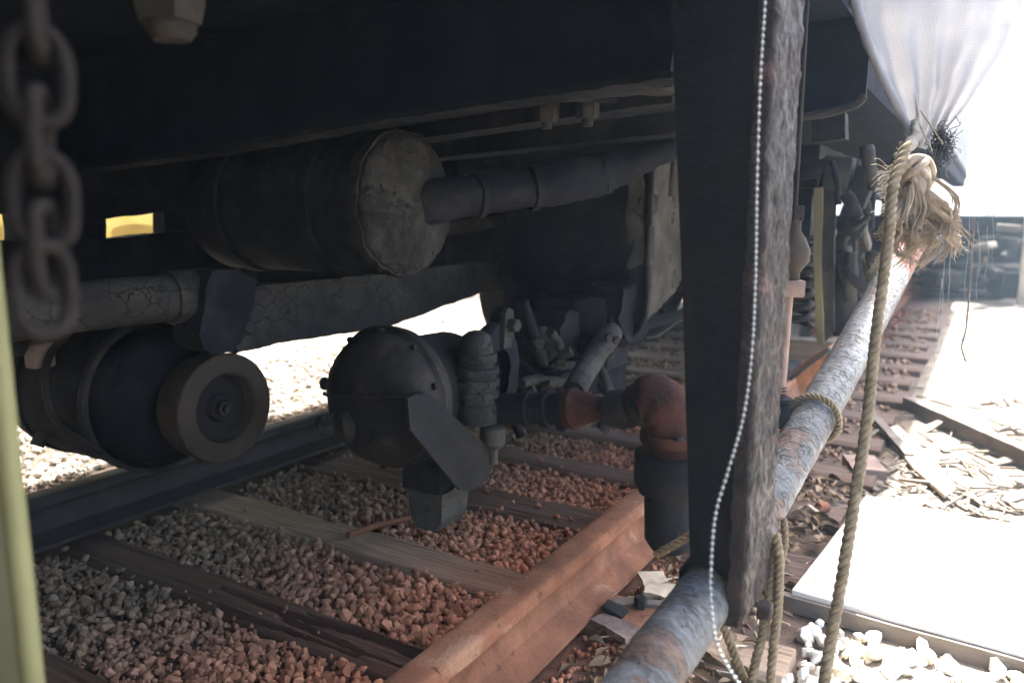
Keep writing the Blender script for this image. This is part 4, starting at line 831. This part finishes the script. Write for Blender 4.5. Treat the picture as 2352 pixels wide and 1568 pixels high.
# ================================================================== WHITE NET CLOTH
def cloth(name, left, right, depthL, depthR, rows, cols, fold, mat_, parent, bow=.05):
    vs = []; fs = []; uvs = []
    LP = smooth_path([at(u, v, d=depthL) for u, v in left], 10); RP = smooth_path([at(u, v, d=depthR) for u, v in right], 10)
    rows = len(LP)-1
    for j in range(rows+1):
        a, b_ = LP[j], RP[j]
        for i in range(cols+1):
            t = i/cols; p = a.lerp(b_, t); wv = (b_-a).length
            ph = t*fold*2*math.pi; amp = .011*(.35+.65*j/rows)*min(1, wv/.12)
            p = p-FW*(math.sin(ph+.8*math.sin(j*.05))*amp*math.sin(math.pi*min(1, max(.0, t)))**.3+bow*math.sin(math.pi*t)*wv*2)+V((0,0,.004*noise.noise(V((t*8, j*.2, 3)))))
            p += noise.noise_vector(p*22)*.004
            vs.append(p); uvs.append((t*.42*max(.35, 1-.6*j/rows), j/rows*.45))
    n = cols+1; fs = [(j*n+i, j*n+i+1, (j+1)*n+i+1, (j+1)*n+i) for j in range(rows) for i in range(cols)]
    me = bpy.data.meshes.new(name); me.from_pydata(vs, [], fs); ul = me.uv_layers.new(name='UVMap')
    for lp_ in me.loops: ul.data[lp_.index].uv = uvs[lp_.vertex_index]
    me.shade_smooth(); return link(name, me, mat_, parent, V((0,0,0))), LP
nc = thing('net_cloth', at(2100,320,d=1.5), 'white woven net cloth gathered and tied at top right', 'cloth')
o, LP = cloth('gathered_panel', ((1940,-130),(1962,0),(1990,95),(2035,200),(2078,285),(2098,335)), ((2420,-130),(2352,0),(2305,110),(2240,215),(2175,300),(2125,345)), 1.50, 1.56, 60, 70, 5, 'net_cloth', nc)
MB().tube([p-FW*.004 for p in LP], [.012*(1-.5*i/len(LP)) for i in range(len(LP))], 14).rough(.003, 40).obj('rolled_hem', 'net_cloth', nc, ang=1.2)
MB().tube(smooth_path([at(2098,285,d=1.50), at(2104,305,d=1.47), at(2100,322,d=1.44), at(2078,345,d=1.40), at(2060,380,d=1.36)], 8), .010, 14).rough(.005, 45).obj('twisted_corner', 'rag', nc, ang=1.2)
for (a_2, b_2) in (((2115,255),(2165,330)), ((2105,270),(2140,345))): MB().tube([at(*a_2, d=1.49), at(*b_2, d=1.45)], .0016, 6).obj('drawstring', 'rope_pale', nc)

# ================================================================== COBWEBS
cw = MB()
for (u, v, v2, d) in ((2178,500,860,1.9), (2186,480,700,1.9), (2225,500,800,1.8), (2235,470,760,2.2), (2250,510,690,2.0), (2270,520,640,2.1), (2160,640,880,2.0), (2282,500,610,2.0)):
    pts_ = [at(u+random.uniform(-5,5)-(v2-v)*.05*j/4, v+(v2-v)*j/4, d=d) for j in range(5)]; cw.tube(smooth_path(pts_, 4), random.uniform(.0003,.0006), 4, cap=False)
tag(cw.rough(.002, 60).obj('cobweb', 'cobweb'), 'thin dusty cobweb threads hanging right of the sloping pipe', 'cobweb')
vine = MB().tube(smooth_path([at(u, v, d=1.9) for u, v in ((2238,500),(2232,600),(2226,680),(2218,760),(2208,795),(2216,822),(2220,830))], 6), .0026, 6).rough(.001, 60).obj('hanging_twig', 'timber_dark'); tag(vine, 'thin dark stem hanging in front of the bright ground at right', 'twig')

# ================================================================== GROUND OBJECTS right of the track
gz_ = -.158
def gp_(u, v, z=gz_): return at(u, v, z=z)
def board(pts, th, name, mat_, label, cat, rough=.0015, group=None, z=gz_, kids=None):
    P = [gp_(u, v, z) for u, v in pts]; mb = MB().prism(P, (0,0,-th)).subdiv(3).rough(rough, 25); o = mb.obj(name, mat_, ang=.5); return tag(o, label, cat, group)
pb_ = thing('plywood_board', gp_(2000,1400), 'large sunlit white plywood sheet lying on the ground at lower right', 'board')
P = [V((1.36,1.70,-.118)), V((2.75,1.60,-.118)), V((2.85,2.23,-.118)), V((1.42,2.43,-.118))]
sheet = MB()
vs = []; n = 40
for j in range(n+1):
    for i in range(n+1): vs.append(P[0].lerp(P[1], i/n).lerp(P[3].lerp(P[2], i/n), j/n)+V((0,0,.004*noise.noise(V((i*.12, j*.12, 1)))-.008*max(0,(j/n-.8))*noise.noise(V((i*.4,3,3))))))
fs = [(j*(n+1)+i, j*(n+1)+i+1, (j+1)*(n+1)+i+1, (j+1)*(n+1)+i) for j in range(n) for i in range(n)]; N0 = len(vs)
vs2 = vs+[p-V((0,0,.012)) for p in vs]; fs2 = fs+[tuple(N0+i for i in reversed(f)) for f in fs]
for i in range(n):
    for a in (i, n*(n+1)+i): fs2.append((a, a+1, N0+a+1, N0+a))
    for a in (i*(n+1), i*(n+1)+n): fs2.append((a, a+n+1, N0+a+n+1, N0+a))
sheet.add(vs2, fs2).obj('sheet', 'plywood_white', pb_, ang=.5)
bar(P[0]+V((-.02,.0,-.030)), P[1]+V((0,-.0,-.030)), .022, .036, 'edge_batten', 'timber_dark', pb_, .0015)
bq = thing('brick_block', gp_(1985,1080), 'brown rectangular block lying on the debris right of the pipe', 'block')
c = gp_(1985,1060,-.12); MB().box((c.x, c.y, -.142), (.105,.17,.042), Matrix.Rotation(.35, 3, 'Z'), cuts=16).rough(.0025, 30).obj('block_body', 'brick_brown', bq, ang=.6)
a, b2 = gp_(2085,925,-.13), gp_(2420,1075,-.13); tag(bar(a, b2, .05, .055, 'squared_timber', 'timber_dark', None, .002), 'long dark squared timber on the sunlit ground at right', 'timber')
board(((2030,985),(2062,975),(2150,1060),(2195,1120),(2170,1135),(2100,1075)), .012, 'pale_plank', 'timber_pale', 'pale sun-bleached plank lying behind the brown block', 'plank', z=-.145)
tag(bar(gp_(1995,940,-.14), gp_(2090,1045,-.14), .035, .012, 'dark_batten', 'timber_dark', None, .002), 'narrow dark batten leaning toward the brown block', 'batten')
board(((1965,1190),(2010,1165),(2100,1140),(2140,1133),(2120,1152),(2050,1180),(2000,1198)), .012, 'splintered_board', 'timber_pale', 'splintered tan wood sliver at the upper edge of the white board', 'wood piece', .004, z=-.118)
cl = thing('tin_clip', gp_(1865,1165,-.13), 'small rusty bent metal clip by the pipe on the white board', 'clip')
c = gp_(1868,1165,-.12); MB().box(c+V((0,0,-.004)), (.055,.012,.006), Matrix.Rotation(-.9, 3, 'Z'), bev=.002).obj('tongue', 'timber_pale', cl); MB().lathe(c+V((.012,.012,-.004)), (.6,.8,0), [(0,.016),(.03,.016)], 14, close=False).obj('socket', 'rail_rust', cl)
board(((2300,968),(2352,960),(2420,985),(2400,1000),(2340,990)), .01, 'pale_plank', 'timber_pale', 'short bleached plank beyond the squared timber at the right edge', 'plank')
# broken wood chips
chips = []
def chip_mesh(k):
    b = bmesh.new(); L_, W_ = random.uniform(.7, 1.4), random.choice((.06,.1,.14,.2,.45))
    pts_ = [(-L_/2, -W_/2*random.uniform(.3,1)), (0, -W_/2), (L_/2, -W_/2*random.uniform(.1,.8)), (L_/2*random.uniform(.8,1.05), W_/2*random.uniform(.1,.8)), (0, W_/2*random.uniform(.7,1)), (-L_/2, W_/2*random.uniform(.4,1))]
    me = bpy.data.meshes.new('wood_chip'); n = 6
    me.from_pydata([(x_, y_, .05) for x_, y_ in pts_]+[(x_, y_, -.05) for x_, y_ in pts_], [], [tuple(range(n)), tuple(reversed(range(n, 2*n)))]+[(i, n+i, n+(i+1) % n, (i+1) % n) for i in range(n)])
    me.materials.append(M['chip']); return me
CM = [chip_mesh(k) for k in range(14)]
cl_all = []
for _ in range(1500):
    u = random.uniform(1830, 2352); v = random.uniform(880, 1250); p = gp_(u, v, -.165)
    if not (1.33 < p.x < 2.6 and 2.2 < p.y < 4.6): continue
    cl_all.append((p, random.uniform(.015,.07)*(1 if random.random() < .8 else 1.5)))
for _ in range(60): cl_all.append((V((random.uniform(1.4,2.5), random.uniform(1.75,2.4), -.128)), random.uniform(.008,.03)))
cl_all.sort(key=lambda q: -q[1]/proj(q[0])[2]); 
dz = MB()
for k, (p, s_) in enumerate(cl_all[:300]):
    e = Matrix.Rotation(random.uniform(0, 6.28), 4, 'Z') @ Matrix.Rotation(random.gauss(0, .22), 4, 'X') @ Matrix.Rotation(random.gauss(0,.18), 4, 'Y')
    T = Matrix.Translation(p+V((0,0,.004+s_*.05))) @ e @ Matrix.Scale(s_, 4)
    me = CM[k % 14]; dz.add([T @ v_.co for v_ in me.vertices], [tuple(f.vertices) for f in me.polygons])
tag(dz.obj('wood_chips', 'chip', verge, smooth=False), None, kind='stuff')
# bark, straw and dry leaves between the rusty rail and the pipe
lf = MB()
for _ in range(420):
    x_ = random.uniform(1.06, 1.36); y_ = random.uniform(.85, 2.6)
    if in_sleeper(x_, y_, -.01) and random.random() < .7: continue
    s_ = random.uniform(.010, .028); T = Matrix.Translation((x_, y_, -.143+random.uniform(0,.010))) @ Matrix.Rotation(random.uniform(0,6.28), 4, 'Z') @ Matrix.Rotation(random.gauss(0,.5), 4, 'X') @ Matrix.Scale(s_, 4)
    cv = random.uniform(.3,1.1); vs = [];
    for i in range(5):
        t = i/4; wv = math.sin(math.pi*(.08+.9*t))*.42; vs += [(t*2-1, -wv, cv*wv*2), (t*2-1, 0, cv*.3*math.sin(t*3)), (t*2-1, wv, cv*wv*2)]
    lf.add([T @ V(q) for q in vs], [(3*i+a, 3*i+a+1, 3*i+a+4, 3*i+a+3) for i in range(4) for a in (0, 1)])
tag(lf.obj('leaf_litter', 'leaf_dry', bed, ang=1.5), None, kind='stuff')
st = MB()
for _ in range(70):
    p = V((random.uniform(1.06,1.36), random.uniform(.9,2.2), -.138)); a = random.uniform(0, 6.28); l = random.uniform(.03,.09); d = V((math.cos(a), math.sin(a), random.gauss(0,.12)))*l
    st.tube([p, p+d*.5+V((0,0,.003)), p+d], random.uniform(.001,.0026), 5)
tag(st.obj('straw', 'timber_pale', bed), None, kind='stuff')
# broken bark slabs by the rail foot
for k, (u, v, w2, h2, r_, mt, lab) in enumerate(((1480,1390,.13,.03,.35,'timber_dark','dark flat bark slab beside the rail foot, under the pipe saddle'), (1415,1440,.10,.05,-.3,'brick_brown','curved rusty scrap plate lying at the rail foot'), (1530,1360,.09,.05,.2,'timber_pale','pale broken stone-like slab between rail and post foot'), (1500,1330,.06,.04,.8,'timber_pale','small pale wood slab at the rail just below the drip cup'))):
    c = at(u, v, z=-.125); o = MB().box(c, (w2, h2, .014), Matrix.Rotation(r_, 3, 'Z') @ Matrix.Rotation(.1*k-.1, 3, 'X'), cuts=14).rough(.006, 25, k).obj('bark_slab' if k in (0,) else 'scrap_plate' if k == 1 else 'wood_slab', mt, ang=.6); tag(o, lab, 'debris')
# short iron rod on the pale sleeper
tag(MB().tube([at(800,1228,z=-.122), at(870,1205,z=-.120), at(940,1190,z=-.122)], .008, 10).rough(.002, 50).obj('iron_rod', 'rail_rust'), 'short rusty iron rod lying on the pale sleeper', 'rod')
# distant brown post at the right edge
q = at(2342,700,z=-.18)
fp = thing('far_post', q, 'pale tan post standing in the bright distance at the right edge', 'post')
MB().box(q+V((.05,0,.45)), (.16,.16,.9), bev=.02).obj('shaft', 'timber_pale', fp); MB().box(q+V((.05,0,.95)), (.20,.20,.06), bev=.01).obj('cap', 'timber_pale', fp)
# wagon standing farther along the line, drawn slightly right by the curve
fw_ = thing('far_wagon', (1.2, 10.5, -.1), 'low dark wagon with loose timbers further along the line, seen past the pipe', 'wagon')
for (x_, y_, z_, sx, sy, sz) in ((.9,12.5,.62,2.0,6,.16), (.9,13,.28,2.1,4,.5),):
    MB().box((x_, y_, z_), (sx, sy, sz), Matrix.Rotation(random.gauss(0,.05), 3, 'Z'), bev=.04).rough(.02, 5).obj('undergear', 'grime_dark', fw_)
for k in range(34):
    yy = random.uniform(8.8, 12); x_ = random.uniform(1.2, 1.9); z_ = random.uniform(-.1, .62); sz = random.uniform(.05, .22)
    if k % 2: MB().box((x_, yy, z_), (random.uniform(.06,.28), random.uniform(.1,.5), sz), Matrix.Rotation(random.gauss(0,.4), 3, 'Z') @ Matrix.Rotation(random.gauss(0,.2), 3, 'Y'), bev=.015).obj('fitting', random.choice(('grime_dark','grime_dark','cast_iron','timber_dark')), fw_)
    else: MB().tube([(x_, yy, z_), (x_+random.gauss(0,.12), yy+random.uniform(.2,.9), z_+random.gauss(0,.12))], random.uniform(.015,.05), 10).obj('pipe', random.choice(('grime_dark','grime','wood_yellow')), fw_)
for k in range(16):
    yy = random.uniform(9.2, 12); MB().box((random.uniform(1.25,1.9), yy, -.13+.05*(k % 6)), (random.uniform(.5,1.0), .14, .05), Matrix.Rotation(random.gauss(0,.12), 3, 'Z'), bev=.008).obj('timber', random.choice(('timber_dark','grime')), fw_)
for yy in (11.4, 12.6): 
    for xw in (.35, 1.65): MB().lathe((xw, yy, .30), (1,0,0), [(-.06,.08),(-.06,.42),(.05,.42),(.06,.38),(.02,.35),(.02,.14),(.05,.12),(.05,.05)], 36).obj('wheel', 'cast_iron', fw_)
# unseen bogie and boxes, added to keep light off the left gravel
bg2 = thing('blocker_bogie', (.3, -1.6, 0), 'added dark bogie behind the viewpoint, unseen, blocking light', 'bogie')
for xw in (.98, -.37):
    bar((xw, -2.9, .62), (xw, -.55, .62), .16, .30, 'side_frame', 'grime_dark', bg2, .004)
    for yy in (-1.1, -2.3): MB().lathe((xw*.93, yy, .42), (1,0,0), [(-.07,.09),(-.06,.36),(-.06,.42),(.06,.41),(.07,.36),(.03,.34),(.02,.16),(.06,.14),(.09,.08)], 48).obj('wheel', 'cast_iron', bg2, ang=.5)
bar((-.6, -.6, .52), (1.2, -.6, .52), .10, .70, 'end_plate', 'grime_dark', bg2, .004)
for k, yy in enumerate((-1.6, -.72, .02)):
    bb = thing('blocker_box', (-.70, yy, .12), ('added black light-blocking box under the far side of the carriage, rearmost', 'added black light-blocking box under the far side of the carriage, middle one', 'added black light-blocking box under the far side of the carriage, nearest the generator')[k], 'light-blocking box', 'added light-blocking boxes along the carriage')
    MB().box((-.70, yy, .52), (.30, .82 if k < 2 else .62, .80), bev=.02).obj('blocker_case', 'black_paint', bb); MB().box((-.54, yy, .60), (.02, .5, .5), bev=.005).obj('blocker_door', 'black_paint', bb)  # boxes out of view, added to shade the gravel at left
sh_ = thing('light_blocker', (0, -2.2, -.2), 'added dark wall behind the viewpoint, unseen, blocking light', 'light_blocker')
MB().box((.6, -2.2, 1.5), (6.5, .1, 3.4), bev=0).obj('wall', 'body_paint', sh_)  # unseen wall added to cut light on surfaces facing the camera

# ================================================================== ADDED HAZE, stands in for lens glare
hz = MB().box((0, 0, 1.2), (310, 310, 4.8), bev=0).obj('glare_haze', None, smooth=False)
hz['kind'] = 'stuff'
hm = bpy.data.materials.new('glare_haze'); hm.use_nodes = True; hn = hm.node_tree.nodes; hn.remove(hn['Principled BSDF'])
pv = hn.new('ShaderNodeVolumePrincipled'); pv.inputs['Color'].default_value = (.62, .82, 1, 1); pv.inputs['Density'].default_value = .004; pv.inputs['Anisotropy'].default_value = .1
hm.node_tree.links.new(pv.outputs[0], hn['Material Output'].inputs['Volume']); hz.data.materials.append(hm)
